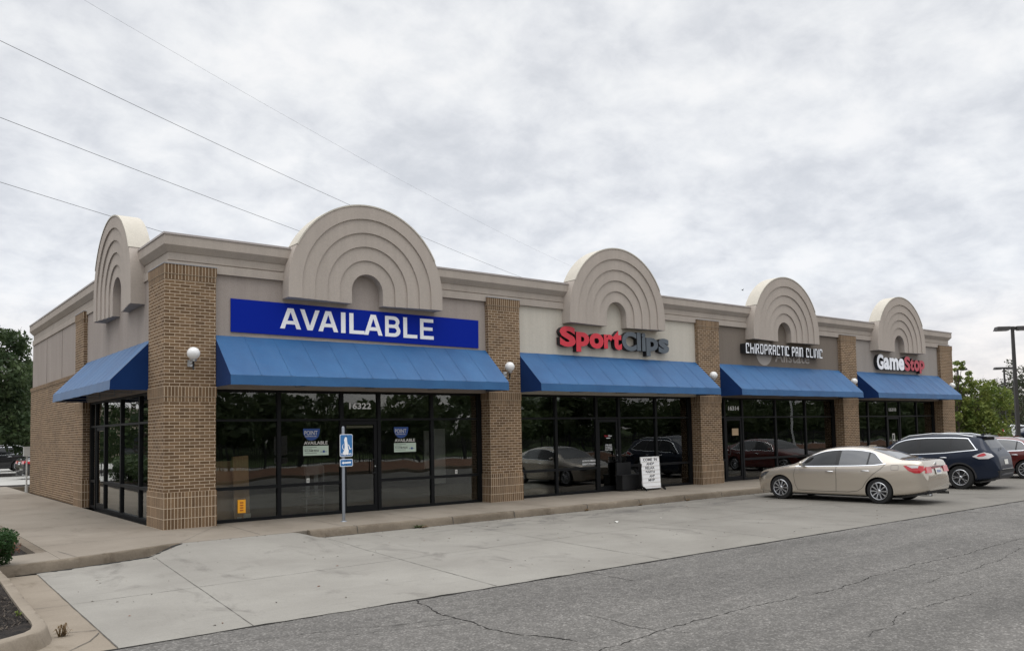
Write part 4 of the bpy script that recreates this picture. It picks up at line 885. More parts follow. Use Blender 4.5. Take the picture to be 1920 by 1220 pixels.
# weeds in the kerb cracks
rd = random.Random(8)
def weed(x, y, z, n, r, h, mat, label, group=None):
    mb = MB()
    for i in range(n):
        a = rd.uniform(0, 6.28); L = r*rd.uniform(.4, 1); hh = h*rd.uniform(.3, 1); w = rd.uniform(.004, .010); ca, sa = math.cos(a), math.sin(a); bx_, by_ = x+rd.uniform(-.4, .4)*r, y+rd.uniform(-.12, .12)*r
        mb.add([(bx_-sa*w, by_+ca*w, z), (bx_+sa*w, by_-ca*w, z), (bx_+ca*L*.6+sa*w, by_+sa*L*.6-ca*w, z+hh), (bx_+ca*L*.6-sa*w, by_+sa*L*.6+ca*w, z+hh), (bx_+ca*L, by_+sa*L, z+hh*.7)], [(0, 1, 2, 3), (3, 2, 4)])
    tag(mb.build('weed', mat), label, 'weed', group)
g = MB(); kz = lambda x, y: apron_z(x, y) if x > -2.8 else -.1525
strip(g, [(-2.97, -3.245), (-2.35, -3.125), (-1.4, -2.825), (-.62, -2.51), (-.36, -2.44)], .085, kz, .016, step=.05, wv=.9); strip(g, [(2.3, -2.395), (8, -2.39), (14, -2.395), (22, -2.39)], .014, kz, .004, wv=.9)
struct(g.build('kerb_gap', 'crack', apron))
weed(4.45, -2.40, -.15, 60, .16, .07, 'leaf_dark', 'green and dry weed tuft at the kerb foot, nearest one'); weed(4.55, -2.42, -.15, 30, .2, .05, 'leaf_straw', 'dry brown weed clump at the kerb foot beside the green tuft')
weed(9.3, -2.40, -.15, 24, .10, .06, 'leaf_straw', 'small brown weed at the kerb foot before the red lettered shop'); weed(11.2, -2.40, -.15, 26, .10, .06, 'leaf_straw', 'small dry weed in the kerb joint near the letter board')
weed(13.1, -2.40, -.15, 26, .12, .07, 'leaf_straw', 'dry weed at the kerb foot nearest the gold sedan'); weed(-3.16, -7.95, -.15, 26, .10, .13, 'leaf_straw', 'dry brown grass tuft at the corner of the island kerb')
weed(-3.45, -7.2, -.02, 10, .05, .06, 'leaf_light', 'tiny green weed inside the mulch island')

# ------------------------------------------------------------------ cars
def pch(xs, ys):
    xs = np.array(xs, float); ys = np.array(ys, float); h = np.diff(xs); d = np.diff(ys)/h; m = np.zeros(len(xs)); m[0] = d[0]; m[-1] = d[-1]
    for i in range(1, len(xs)-1):
        if d[i-1]*d[i] > 0: w1 = 2*h[i]+h[i-1]; w2 = h[i]+2*h[i-1]; m[i] = (w1+w2)/(w1/d[i-1]+w2/d[i])
    def f(x):
        x = np.clip(x, xs[0], xs[-1]); i = int(np.clip(np.searchsorted(xs, x)-1, 0, len(xs)-2)); t_ = (x-xs[i])/h[i]
        return float((2*t_**3-3*t_**2+1)*ys[i]+(t_**3-2*t_**2+t_)*h[i]*m[i]+(-2*t_**3+3*t_**2)*ys[i+1]+(t_**3-t_**2)*h[i]*m[i+1])
    return f
class Car:
    def __init__(s, L, top, belt, wid, roofw, bot, char):
        s.L = L; s.top = pch(*zip(*top)); s.belt = pch(*zip(*belt)); s.wid = pch(*zip(*wid)); s.rw = pch(*zip(*roofw)); s.bot = pch(*zip(*bot)); s.char = char
    def ctrl(s, q):
        W = s.wid(q); zb = s.bot(q); zt = s.top(q); zs = min(s.belt(q), zt-.045); g = zt-zs; wr = s.rw(q)*W; wb = W*.955; H = zs-zb
        return [(0, zb), (W*.78, zb), (W*.935, zb+.025), (W*.965, zb+.10), (W*.975, zb+.30*H), (W*.992, zb+.50*H), (W*1.0, zb+.72*H), (W*.992, zb+.86*H), (wb, zs), (wb+(wr-wb)*.46, zs+g*.46), (wr+(wb-wr)*.10, zs+g*.82), (wr*.92, zs+g*.93), (wr*.62, zs+g*.985), (wr*.3, zt-.001), (0, zt)]
    def ring(s, q, sub=3):
        P = s.ctrl(q); out = []
        for i in range(len(P)-1):
            p0 = P[max(i-1, 0)]; p1 = P[i]; p2 = P[i+1]; p3 = P[min(i+2, len(P)-1)]
            for k in range(sub):
                t_ = k/sub
                if i < 2: out.append((p1[0]+(p2[0]-p1[0])*t_, p1[1]+(p2[1]-p1[1])*t_)); continue
                c = [.5*((2*b)+(-a+c_)*t_+(2*a-5*b+4*c_-d_)*t_*t_+(-a+3*b-3*c_+d_)*t_**3) for a, b, c_, d_ in zip(p0, p1, p2, p3)]
                out.append((c[0], c[1]))
        out.append(P[-1]); return out
    def latx(s, q, z):
        r = s.ring(q)[6:]
        r = [p for p in r]
        for (a, b), (c, d) in zip(r, r[1:]):
            if b <= z <= d and d > b: return a+(c-a)*(z-b)/(d-b)
        return r[0][0] if z < r[0][1] else 0
    def topz(s, q, x):
        r = s.ring(q)[::-1]; x = abs(x)
        for (a, b), (c, d) in zip(r, r[1:]):
            if a <= x <= c and c > a: return b+(d-b)*(x-a)/(c-a)
        return r[0][1]
    def y(s, q): return s.L/2-q
    def body(s, paint, wheels, rad, zc, parent, n=84):
        qs = sorted(set([0, .015, .04, .08, .13, .2]+[.2+(s.L-.4)*i/n for i in range(n+1)]+[s.L-.13, s.L-.08, s.L-.04, s.L-.015, s.L]))
        mb = MB(); rings = []
        for q in qs:
            r = s.ring(q); full = [(x, s.y(q), z) for x, z in r]+[(-x, s.y(q), z) for x, z in r[-2:0:-1]]; rings.append(full)
        m_ = len(rings[0]); mb.add([v for r in rings for v in r], [(i*m_+k, i*m_+(k+1) % m_, (i+1)*m_+(k+1) % m_, (i+1)*m_+k) for i in range(len(rings)-1) for k in range(m_)]+[tuple(range(m_)), tuple(range((len(rings)-1)*m_, len(rings)*m_))])
        o = mb.build('body', [paint, 'black'], None)
        cut = MB()
        for wq in wheels:
            for sg in (-1, 1): 
                pr = [(0, 0), (rad, 0), (rad, .45), (0, .45)]
                cut.lathe([(0.0005, 0), (rad, 0), (rad, .5), (0.0005, .5)], (.60 if sg > 0 else -1.10, s.y(wq), zc), 'x', 36, 1)
        co = cut.build('cut', [paint, 'black'])
        bm = bmesh.new(); bm.from_mesh(co.data); bmesh.ops.remove_doubles(bm, verts=bm.verts, dist=.002); bmesh.ops.recalc_face_normals(bm, faces=bm.faces); bm.to_mesh(co.data); bm.free()
        md = o.modifiers.new('b', 'BOOLEAN'); md.object = co; md.operation = 'DIFFERENCE'; md.solver = 'EXACT'
        dg = bpy.context.evaluated_depsgraph_get(); me = bpy.data.meshes.new_from_object(o.evaluated_get(dg)); bpy.data.objects.remove(o); bpy.data.objects.remove(co)
        if len(me.materials) < 2: me.materials.append(MAT['black'])
        me.name = 'body'; me.shade_smooth(); me.set_sharp_from_angle(angle=R_(32)); o = bpy.data.objects.new('body', me); COL.objects.link(o); o.parent = parent; return o
    def sidepatch(s, q0, q1, lo, hi, sg, mat, name, parent, off=.006, nq=16, nz=6, thick=.0):
        """lo(q), hi(q): height limits; patch follows the body side"""
        mb = MB(); vs = []
        for i in range(nq+1):
            q = q0+(q1-q0)*i/nq; a, b = lo(q), hi(q)
            for k in range(nz+1): z = a+(b-a)*k/nz; vs.append((sg*(s.latx(q, z)+off), s.y(q), z+off*.15))
        mb.add(vs, [(i*(nz+1)+k, i*(nz+1)+k+1, (i+1)*(nz+1)+k+1, (i+1)*(nz+1)+k) for i in range(nq) for k in range(nz)])
        return mb.build(name, mat, parent, smooth=60, normals=False)
    def polypatch(s, pts, sg, mat, name, parent, off=.008):
        """outline (q,z) filled by a triangle fan grid following the side"""
        zs_ = [p[1] for p in pts]; qs_ = [p[0] for p in pts]; q0, q1 = min(qs_), max(qs_)
        def lim(q, up):
            hits = []
            for (a, b), (c, d) in zip(pts, pts[1:]+pts[:1]):
                if min(a, c) <= q <= max(a, c) and abs(a-c) > 1e-6: hits.append(b+(d-b)*(q-a)/(c-a))
            return (max(hits) if up else min(hits)) if hits else sum(zs_)/len(zs_)
        return s.sidepatch(q0+1e-4, q1-1e-4, lambda q: lim(q, 0), lambda q: lim(q, 1), sg, mat, name, parent, off, 18, 5)
    def line(s, pts, sg, w, mat, name, parent, off=.004, mb=None):
        own = mb is None; mb = mb or MB(); P = []
        for (a, b), (c, d) in zip(pts, pts[1:]):
            n = max(1, int(math.hypot(c-a, d-b)/.06))
            for i in range(n): P.append((a+(c-a)*i/n, b+(d-b)*i/n))
        P.append(pts[-1]); vs = []
        for i, p in enumerate(P):
            q = P[min(i+1, len(P)-1)]; r = P[max(i-1, 0)]; L = math.hypot(q[0]-r[0], q[1]-r[1]) or 1; nx_, ny_ = -(q[1]-r[1])/L*w/2, (q[0]-r[0])/L*w/2
            for k in (-1, 1): zq = p[1]+ny_*k; vs.append((sg*(s.latx(p[0]+nx_*k, zq)+off), s.y(p[0]+nx_*k), zq))
        mb.add(vs, [(2*i, 2*i+1, 2*i+3, 2*i+2) for i in range(len(P)-1)])
        if own: return mb.build(name, mat, parent, normals=False)
    def toppatch(s, q0, q1, hw, mat, name, parent, off=.006, nq=12, nx_=12):
        mb = MB(); vs = []
        for i in range(nq+1):
            q = q0+(q1-q0)*i/nq; h = hw(q)
            for k in range(nx_+1): x = -h+2*h*k/nx_; vs.append((x, s.y(q), s.topz(q, x)+off))
        mb.add(vs, [(i*(nx_+1)+k, i*(nx_+1)+k+1, (i+1)*(nx_+1)+k+1, (i+1)*(nx_+1)+k) for i in range(nq) for k in range(nx_)])
        return mb.build(name, mat, parent, smooth=60, normals=False)
def rect(y0, y1): return None
def wheel(parent, x, y, z, sg, R, rr, spokes, twin=False, w=.215):
    """sg: outward side"""
    tp = [(rr+.004, .0), (rr+.012, .012), (R-.05, .006), (R-.018, .012), (R, .045), (R, w-.045), (R-.018, w-.012), (R-.05, w-.005), (rr, w-.01), (rr-.02, w*.6), (rr-.02, .05)]
    e = empty('wheel', parent=parent, loc=(x, y, z))
    mb = MB(); mb.lathe([(a, -sg*b) for a, b in tp], (0, 0, 0), 'x', 40, 0, True); mb.build('tyre', 'rubber', e, smooth=35)
    mb = MB(); mb.lathe([(rr+.006, -.001*sg), (rr-.004, .006*sg), (rr-.018, .002*sg), (rr-.026, -.03*sg), (rr-.03, -.12*sg)], (0, 0, 0), 'x', 40)
    for k in range(spokes):
        for tw in ((-.09, .09) if twin else (0,)):
            a = 2*math.pi*k/spokes+tw; a2 = 2*math.pi*k/spokes+tw*1.9; wi, wo = .017, (.018 if twin else .026)
            vs = []
            for r, aa, ww, dx in ((.05, 2*math.pi*k/spokes+tw*.4, wi, -.012), ((rr-.02)*.55, a, (wi+wo)/2*.8, -.002), (rr-.014, a2 if twin else a, wo, -.004)):
                c, s_ = math.cos(aa), math.sin(aa)
                for t_, xo in ((-ww, dx-.01), (ww, dx-.01), (ww*.6, dx+.006), (-ww*.6, dx+.006)): vs.append((sg*xo, r*c-t_*s_, r*s_+t_*c))
            mb.add(vs, [(0, 1, 5, 4), (1, 2, 6, 5), (2, 3, 7, 6), (3, 0, 4, 7), (4, 5, 9, 8), (5, 6, 10, 9), (6, 7, 11, 10), (7, 4, 8, 11), (8, 9, 10, 11)])
    mb.lathe([(0, 0*sg), (.028, 0*sg), (.034, -.006*sg), (.052, -.012*sg), (.06, -.035*sg), (0, -.035*sg)], (0, 0, 0), 'x', 20); mb.build('rim', 'rim', e, smooth=30)
    mb = MB(); mb.lathe([(0, -.075*sg), (rr-.02, -.075*sg)], (0, 0, 0), 'x', 30); mb.lathe([(0, -.055*sg), (.13, -.055*sg), (.13, -.07*sg)], (0, 0, 0), 'x', 30); mb.build('brake_disc', 'rim_dark', e)
    return e
def endpatch(mb, pts, yv, mi=0, d=.012, F=None):
    mb.prism([(x, z) for x, z in pts], yv, yv-d, mi, lambda u, o, z: (u, o, z))
def mirror_(c, e, q, z, paint, L=.17):
    for sg in (-1, 1):
        x = c.latx(q, z); y = c.y(q); mb = MB(); n = 10; prof = []
        for i in range(7):
            t_ = i/6; r = math.sin(math.pi*min(max(t_, .04), .96))**.5; prof.append((t_, r))
        vs = []; 
        for t_, r in prof:
            for k in range(n):
                a = 2*math.pi*k/n; vs.append((sg*(x+.03+L*t_), y+.055*r*math.cos(a)-.03*t_, z+.075+.068*r*math.sin(a)))
        mb.add(vs, [(i*n+k, i*n+(k+1) % n, (i+1)*n+(k+1) % n, (i+1)*n+k) for i in range(6) for k in range(n)]+[tuple(range(n)), tuple(range(6*n, 7*n))])
        mb.tube([(sg*(x-.02), y+.02, z), (sg*(x+.08), y, z+.04)], .02, 6); mb.build('mirror', paint, e, smooth=50)
def handles(c, e, spots, mat='chrome'):
    for sg in (-1, 1):
        for q, z in spots:
            x = c.latx(q, z); mb = MB(); mb.tube([(sg*(x+.0), c.y(q-.11), z), (sg*(x+.028), c.y(q-.08), z+.004), (sg*(x+.032), c.y(q), z+.006), (sg*(x+.028), c.y(q+.08), z+.004), (sg*(x+.0), c.y(q+.11), z)], [.010, .013, .014, .013, .010], 8); mb.build('door_handle', mat, e, smooth=50)

def sedan(paint_, label, cat, loc, rz, group, sc_=1.03):
    e = empty('sedan', label, cat, loc, rz, group); e.scale = (sc_,)*3
    c = Car(4.86, [(0, .62), (.03, .685), (.1, .735), (.3, .80), (.7, .885), (1.05, .945), (1.28, .99), (1.6, 1.165), (1.95, 1.335), (2.2, 1.415), (2.5, 1.455), (2.8, 1.465), (3.1, 1.452), (3.4, 1.405), (3.7, 1.315), (3.95, 1.225), (4.2, 1.145), (4.32, 1.125), (4.55, 1.118), (4.70, 1.105), (4.765, 1.06), (4.80, .98), (4.825, .88), (4.85, .78), (4.86, .70)],
            [(0, .55), (.3, .70), (.8, .82), (1.25, .905), (2, .93), (3, .955), (3.7, .985), (4.1, 1.03), (4.5, 1.045), (4.7, 1.03), (4.86, .64)],
            [(0, .36), (.04, .50), (.12, .63), (.25, .745), (.45, .835), (.8, .897), (1.5, .922), (2.5, .925), (3.4, .925), (3.9, .915), (4.3, .895), (4.55, .86), (4.7, .815), (4.80, .745), (4.86, .65)],
            [(0, .8), (.9, .80), (1.28, .78), (1.7, .715), (2.1, .66), (2.6, .635), (3.2, .64), (3.6, .67), (3.95, .74), (4.2, .80), (4.86, .84)],
            [(0, .30), (.1, .22), (.4, .175), (1.5, .175), (3.6, .18), (4.3, .23), (4.7, .30), (4.86, .36)], .7)
    wq = (.95, 3.725); c.body(paint_, wq, .362, .325, e)
    for sg in (-1, 1):
        ub = lambda q: c.belt(q)+.018
        def uh(q): zt = c.top(q); zs = c.belt(q); return zs+(zt-zs)*.83-.012
        def front_w(q): return min(uh(q), ub(q)+max(0.004, (q-1.50)*.95))
        def rear_w(q): return min(uh(q), ub(q)+max(.004, (3.86-q)*.95))
        c.sidepatch(1.50, 2.56, ub, front_w, sg, 'car_glass_dark', 'side_window', e, .005, 20)
        c.sidepatch(2.66, 3.42, ub, uh, sg, 'car_glass', 'side_window', e, .005, 14)
        c.sidepatch(3.455, 3.86, ub, rear_w, sg, 'car_glass', 'quarter_window', e, .005, 12)
        for a, b in ((2.555, 2.665), (3.415, 3.46)):
            mb = MB(); vs = []
            for q in (a, b):
                for k in range(7): z = ub(q)+(uh(q)-ub(q))*k/6; vs.append((sg*(c.latx(q, z)+.0065), c.y(q), z))
            mb.add(vs, [(k, k+1, 7+k+1, 7+k) for k in range(6)]); mb.build('window_pillar', 'black', e, normals=False)
        # bright strip round the glass
        mb = MB(); top = [(q, (front_w if q < 2.6 else (uh if q < 3.45 else rear_w))(q)+.012) for q in [1.5+.08*i for i in range(30)]]
        c.line([(1.42, c.belt(1.42)+.012), (2, ub(2)-.012), (3, ub(3)-.012), (3.6, ub(3.6)-.012), (3.92, c.belt(3.9)+.02)], sg, .020, 'chrome', 'window_trim', e, .012); c.line(top, sg, .013, 'chrome', 'window_trim', e, .007)
        mb = MB()
        for ln in ([(1.42, c.belt(1.42)-.005), (1.37, .7), (1.40, .42), (1.47, .29)], [(2.60, c.belt(2.6)+.0), (2.60, .6), (2.575, .28)], [(3.90, c.belt(3.9)), (3.80, .90), (3.60, .76), (3.42, .58), (3.30, .40), (3.16, .31), (2.9, .28)], [(1.45, .28), (2.2, .272), (2.95, .28)]): c.line(ln, sg, .010, None, None, None, .003, mb)
        mb.build('door_seam', 'black', e, normals=False)
        mb = MB(); c.line([(4.08, .87), (4.22, .87), (4.24, .885), (4.24, .985), (4.22, 1.0), (4.08, 1.0), (4.06, .985), (4.06, .885), (4.08, .87)], sg, .006, None, None, None, .003, mb); mb.build('fuel_cap', 'cladding', e, normals=False)
        c.polypatch([(4.36, .985), (4.52, .995), (4.70, .99), (4.815, .965), (4.835, .90), (4.74, .80), (4.62, .80), (4.48, .86)], sg, 'tail_red', 'taillight', e, .010)
        c.polypatch([(4.44, .985), (4.60, .99), (4.71, .985), (4.70, .93), (4.56, .925)], sg, 'tail_clear', 'taillight_lens', e, .014)
        c.polypatch([(.10, .60), (.20, .685), (.40, .755), (.56, .775), (.42, .66), (.22, .575)], sg, 'head_clear', 'headlight', e, .008)
        c.line([(1.3, .56), (1.7, .625), (2.6, .655), (3.6, .70), (4.3, .775)], sg, .006, paint_, 'crease', e, .006)
    # tail across the rear face
    yr = c.y(4.86)
    for sg in (-1, 1):
        mb = MB(); mb.add([(sg*.64, c.y(4.80)-.02, .955), (sg*.36, c.y(4.82)-.012, .945), (sg*.38, c.y(4.845)-.012, .80), (sg*.68, c.y(4.835)-.02, .80), (sg*.64, c.y(4.80)+.1, .955), (sg*.36, c.y(4.82)+.1, .945), (sg*.38, c.y(4.845)+.1, .80), (sg*.68, c.y(4.835)+.1, .80)], [(0, 1, 2, 3), (0, 4, 5, 1), (3, 2, 6, 7), (1, 5, 6, 2), (0, 3, 7, 4)]); mb.build('taillight', 'tail_red', e)
    mb = MB(); mb.box(-.37, .37, c.y(4.835)-.02, c.y(4.835)+.03, .945, .965); mb.build('trunk_trim', 'chrome', e)
    mb = MB(); mb.add([(-.155, c.y(4.853)-.018+.03, .905), (.155, c.y(4.853)-.018+.03, .905), (.155, c.y(4.862)-.018, .755), (-.155, c.y(4.862)-.018, .755)], [(0, 1, 2, 3)]); pl = mb.build('licence_plate', 'paper', e)
    mb = MB()
    for k in range(6): xx = -.11+k*.042; mb.add([(xx, c.y(4.864)-.018+.018, .86), (xx+.022, c.y(4.864)-.018+.018, .86), (xx+.022, c.y(4.866)-.018, .80), (xx, c.y(4.866)-.018, .80)], [(0, 1, 2, 3)])
    mb.build('plate_marks', 'decal_blue', pl)
    mb = MB(); mb.lathe([(0, 0), (.045, 0), (.045, -.012), (0, -.012)], (0, c.y(4.79), 1.01), 'y', 16); mb.build('emblem', 'chrome', e)
    c.toppatch(3.46, 4.24, lambda q: c.rw(q)*c.wid(q)*.87, 'car_glass', 'rear_window', e, .004); c.toppatch(1.32, 2.12, lambda q: c.rw(q)*c.wid(q)*.90, 'car_glass', 'windscreen', e, .004)
    mb = MB(); mb.add([(-.74, c.y(4.62), .35), (.74, c.y(4.62), .35), (.60, c.y(4.85), .38), (-.60, c.y(4.85), .38), (-.70, c.y(4.62), .24), (.70, c.y(4.62), .24), (.54, c.y(4.82), .30), (-.54, c.y(4.82), .30)], [(0, 1, 2, 3), (4, 7, 6, 5), (3, 2, 6, 7), (0, 3, 7, 4), (1, 5, 6, 2)]); mb.build('bumper_valance', 'cladding', e)
    for sg in (-1, 1):
        mb = MB(); mb.tube([(sg*.52, c.y(4.6), .25), (sg*.52, c.y(4.88), .255)], .035, 12, caps=False); mb.build('exhaust', 'chrome', e)
    mb = MB(); mb.box(-.70, .70, c.y(4.2), c.y(.5), .15, .20); mb.build('underbody', 'black', e)
    mb = MB(); mb.box(-.02, .02, c.y(3.30), c.y(3.12), 1.455, 1.485); mb.build('antenna', paint_, e)
    for q in wq:
        for sg in (-1, 1): wheel(e, sg*.905, c.y(q), .325, sg, .325, .222, 10)
    mirror_(c, e, 1.62, .93, paint_); handles(c, e, [(2.42, .80), (3.40, .835)]); return e

def suv(paint_, label, cat, loc, rz, group, sc_=1.07, simple=False):
    e = empty('suv', label, cat, loc, rz, group); e.scale = (sc_,)*3
    c = Car(4.63, [(0, .72), (.04, .86), (.15, .93), (.5, 1.0), (.95, 1.06), (1.12, 1.10), (1.45, 1.31), (1.75, 1.49), (2.0, 1.585), (2.3, 1.635), (2.7, 1.66), (3.2, 1.655), (3.7, 1.62), (4.05, 1.575), (4.17, 1.54), (4.30, 1.37), (4.42, 1.185), (4.50, 1.10), (4.56, 1.03), (4.595, .95), (4.618, .80), (4.63, .66)],
            [(0, .70), (.4, .86), (1.1, .985), (2, 1.02), (3, 1.06), (3.6, 1.12), (4.0, 1.16), (4.3, 1.15), (4.5, .98), (4.63, .6)],
            [(0, .50), (.04, .62), (.12, .74), (.25, .82), (.5, .88), (.9, .905), (1.5, .915), (2.5, .92), (3.3, .92), (3.8, .91), (4.15, .885), (4.35, .85), (4.5, .79), (4.58, .72), (4.63, .62)],
            [(0, .8), (.9, .80), (1.12, .78), (1.6, .72), (2.0, .70), (2.6, .695), (3.4, .70), (4.0, .705), (4.2, .73), (4.4, .78), (4.63, .84)],
            [(0, .34), (.1, .26), (.4, .20), (1.5, .20), (3.6, .21), (4.1, .27), (4.5, .33), (4.63, .42)], .8)
    wq = (.92, 3.625); c.body(paint_, wq, .40, .355, e)
    for sg in (-1, 1):
        ub = lambda q: c.belt(q)+.018
        def uh(q): zt = c.top(q); zs = c.belt(q); return zs+(zt-zs)*.80-.012
        def fw(q): return min(uh(q), ub(q)+max(.004, (q-1.36)*.95))
        def rw_(q): return min(uh(q), ub(q)+max(.004, (4.08-q)*1.3))
        c.sidepatch(1.36, 2.38, ub, fw, sg, 'car_glass_dark', 'side_window', e, .005, 20); c.sidepatch(2.46, 3.30, ub, uh, sg, 'car_glass_dark', 'side_window', e, .005, 14)
        c.sidepatch(3.36, 4.08, ub, rw_, sg, 'car_glass_dark', 'quarter_window', e, .005, 14)
        for a, b in ((2.37, 2.47), (3.29, 3.37)):
            mb = MB(); vs = []
            for q in (a, b):
                for k in range(7): z = ub(q)+(uh(q)-ub(q))*k/6; vs.append((sg*(c.latx(q, z)+.0065), c.y(q), z))
            mb.add(vs, [(k, k+1, 7+k+1, 7+k) for k in range(6)]); mb.build('window_pillar', 'black', e, normals=False)
        top = [(q, (fw if q < 2.4 else (uh if q < 3.35 else rw_))(q)+.014) for q in [1.36+.085*i for i in range(33)] if q < 4.09]
        c.line([(1.3, c.belt(1.3)+.008)]+[(q, ub(q)-.010) for q in (2, 2.6, 3.2, 3.6, 4.0)]+[(4.12, ub(4.1)+.01)], sg, .022, 'chrome', 'window_trim', e, .012); c.line(top, sg, .02, 'chrome', 'window_trim', e, .009)
        mb = MB()
        for ln in ([(1.28, c.belt(1.28)-.01), (1.25, .8), (1.30, .5), (1.42, .36)], [(2.42, c.belt(2.42)), (2.42, .7), (2.40, .36)], [(3.34, c.belt(3.34)), (3.36, .98), (3.28, .82), (3.16, .60), (3.0, .38)], [(1.42, .36), (3.0, .37)]): c.line(ln, sg, .010, None, None, None, .003, mb)
        mb.build('door_seam', 'black', e, normals=False)
        c.polypatch([(3.98, .98), (4.12, 1.05), (4.30, 1.11), (4.46, 1.06), (4.52, .98), (4.40, .915), (4.16, .905)], sg, 'tail_clear', 'taillight', e, .012)
        c.polypatch([(4.10, .99), (4.18, 1.05), (4.29, 1.085), (4.36, 1.03), (4.28, .985), (4.14, .97)], sg, 'tail_red', 'taillight_lens', e, .017)
        c.polypatch([(.14, .86), (.3, .93), (.5, .955), (.42, .86), (.25, .80)], sg, 'head_clear', 'headlight', e, .01)
        c.sidepatch(1.38, 3.15, lambda q: c.bot(q)+.035, lambda q: c.bot(q)+.15, sg, 'cladding', 'sill_cladding', e, .008, 14, 3)
        # arch lips
        for wq_ in wq:
            a = [(wq_+.425*math.cos(R_(t_)), .355+.425*math.sin(R_(t_))) for t_ in range(-2, 183, 8)]; c.line(a, sg, .045, 'cladding', 'wheel_arch_trim', e, .010)
        mb = MB(); xx = .62; mb.tube([(sg*(xx+.03), c.y(1.85), c.topz(1.85, xx)+.0), (sg*(xx+.005), c.y(2.1), c.topz(2.1, xx)+.05), (sg*xx, c.y(2.8), c.topz(2.8, xx)+.065), (sg*xx, c.y(3.5), c.topz(3.5, xx)+.055), (sg*(xx+.0), c.y(3.95), c.topz(3.9, xx)+.0)], .019, 8); mb.build('roof_rail', 'aluminium', e, smooth=50)
        # flat rear lamps and reflectors
    c.toppatch(4.185, 4.40, lambda q: c.rw(q)*c.wid(q)*.92, 'car_glass_mid', 'rear_window', e, .006, 8); c.toppatch(1.16, 1.92, lambda q: c.rw(q)*c.wid(q)*.90, 'car_glass', 'windscreen', e, .005)
    mb = MB(); mb.add([(-.60, c.y(4.0), 1.60), (.60, c.y(4.0), 1.60), (.55, c.y(4.30), 1.565), (-.55, c.y(4.30), 1.565), (-.58, c.y(4.08), 1.53), (.58, c.y(4.08), 1.53), (.54, c.y(4.29), 1.535), (-.54, c.y(4.29), 1.535)], [(0, 1, 2, 3), (4, 7, 6, 5), (3, 2, 6, 7), (0, 3, 7, 4), (1, 5, 6, 2), (0, 4, 5, 1)]); mb.build('spoiler', paint_, e)
    mb = MB(); mb.tube([(0, c.y(4.46)-.03, 1.17), (.22, c.y(4.40)-.03, 1.23)], .012, 6); mb.build('wiper', 'black', e)
    mb = MB(); mb.box(-.36, .36, c.y(4.56)-.035, c.y(4.5), .925, .95); mb.build('tailgate_trim', 'chrome', e)
    mb = MB(); mb.add([(-.16, c.y(4.585)-.03, .88), (.16, c.y(4.585)-.03, .88), (.16, c.y(4.62)-.012, .74), (-.16, c.y(4.62)-.012, .74)], [(0, 1, 2, 3)]); mb.build('licence_plate', 'paper', e)
    mb = MB(); mb.lathe([(0, 0), (.05, 0), (.05, -.014), (0, -.014)], (0, c.y(4.50)-.02, 1.02), 'y', 16); mb.build('emblem', 'chrome', e)
    mb = MB(); mb.add([(-.80, c.y(4.40), .56), (.80, c.y(4.40), .56), (.68, c.y(4.63)-.02, .57), (-.68, c.y(4.63)-.02, .57), (-.76, c.y(4.42), .28), (.76, c.y(4.42), .28), (.6, c.y(4.60), .33), (-.6, c.y(4.60), .33)], [(0, 1, 2, 3), (4, 7, 6, 5), (3, 2, 6, 7), (0, 3, 7, 4), (1, 5, 6, 2)]); mb.build('bumper', 'cladding', e)
    mb = MB(); mb.box(-.5, .5, c.y(4.63)-.03, c.y(4.6), .595, .615); mb.build('bumper_trim', 'chrome', e)
    mb = MB(); mb.box(-.70, .70, c.y(4.1), c.y(.5), .19, .24); mb.build('underbody', 'black', e)
    mb = MB(); mb.add([(-.012, c.y(3.95), 1.60), (.012, c.y(3.95), 1.60), (0, c.y(4.05), 1.68), (0, c.y(4.06), 1.59)], [(0, 1, 2), (0, 2, 3), (1, 3, 2)]); mb.build('antenna', 'black', e)
    for q in wq:
        for sg in (-1, 1): wheel(e, sg*.905, c.y(q), .355, sg, .355, .232, 5, True)
    mirror_(c, e, 1.5, 1.0, paint_); handles(c, e, [(2.24, .90), (3.16, .94)]); return e

GR = 'cars parked nose to the kerb'
def place(f, paint_, lab, cat, rear, head, wb, rearq, L, group, sc_=1.07, zz0=-.152):
    """rear = ground point under the left rear wheel face; head = heading angle clockwise from +y"""
    fx, fy = math.sin(head), math.cos(head); rx, ry = fy, -fx
    yw = (L/2-rearq)*sc_; x = rear[0]+rx*.90*sc_-fx*yw; y = rear[1]+ry*.90*sc_-fy*yw
    return f(paint_, lab, cat, (x, y, zz0), -head, group, sc_)
place(sedan, 'paint_gold', 'champagne gold sedan parked nose to the kerb before the chiropractic shop', 'car', (15.25, -6.70), R_(-3.5), 2.775, 3.725, 4.86, GR, .975)
place(suv, 'paint_navy', 'dark navy crossover with silver roof rails parked behind the gold sedan', 'car', (21.15, -6.10), R_(-5), 2.705, 3.625, 4.63, GR, 1.0)
place(sedan, 'paint_red', 'dark red car at the right picture edge beyond the navy crossover', 'car', (27.1, -5.7), R_(-4), 2.775, 3.725, 4.86, GR, 1.0)
GB = 'cars parked beyond the left end'
suv('paint_black', 'black crossover parked side on beyond the far left tree', 'car', (2.3, 48.5, -.14), R_(90), GB)
sedan('paint_black', 'black sedan whose tail shows beside the far end of the brick wall', 'car', (4.35, 33.6, -.14), R_(-82), GB)

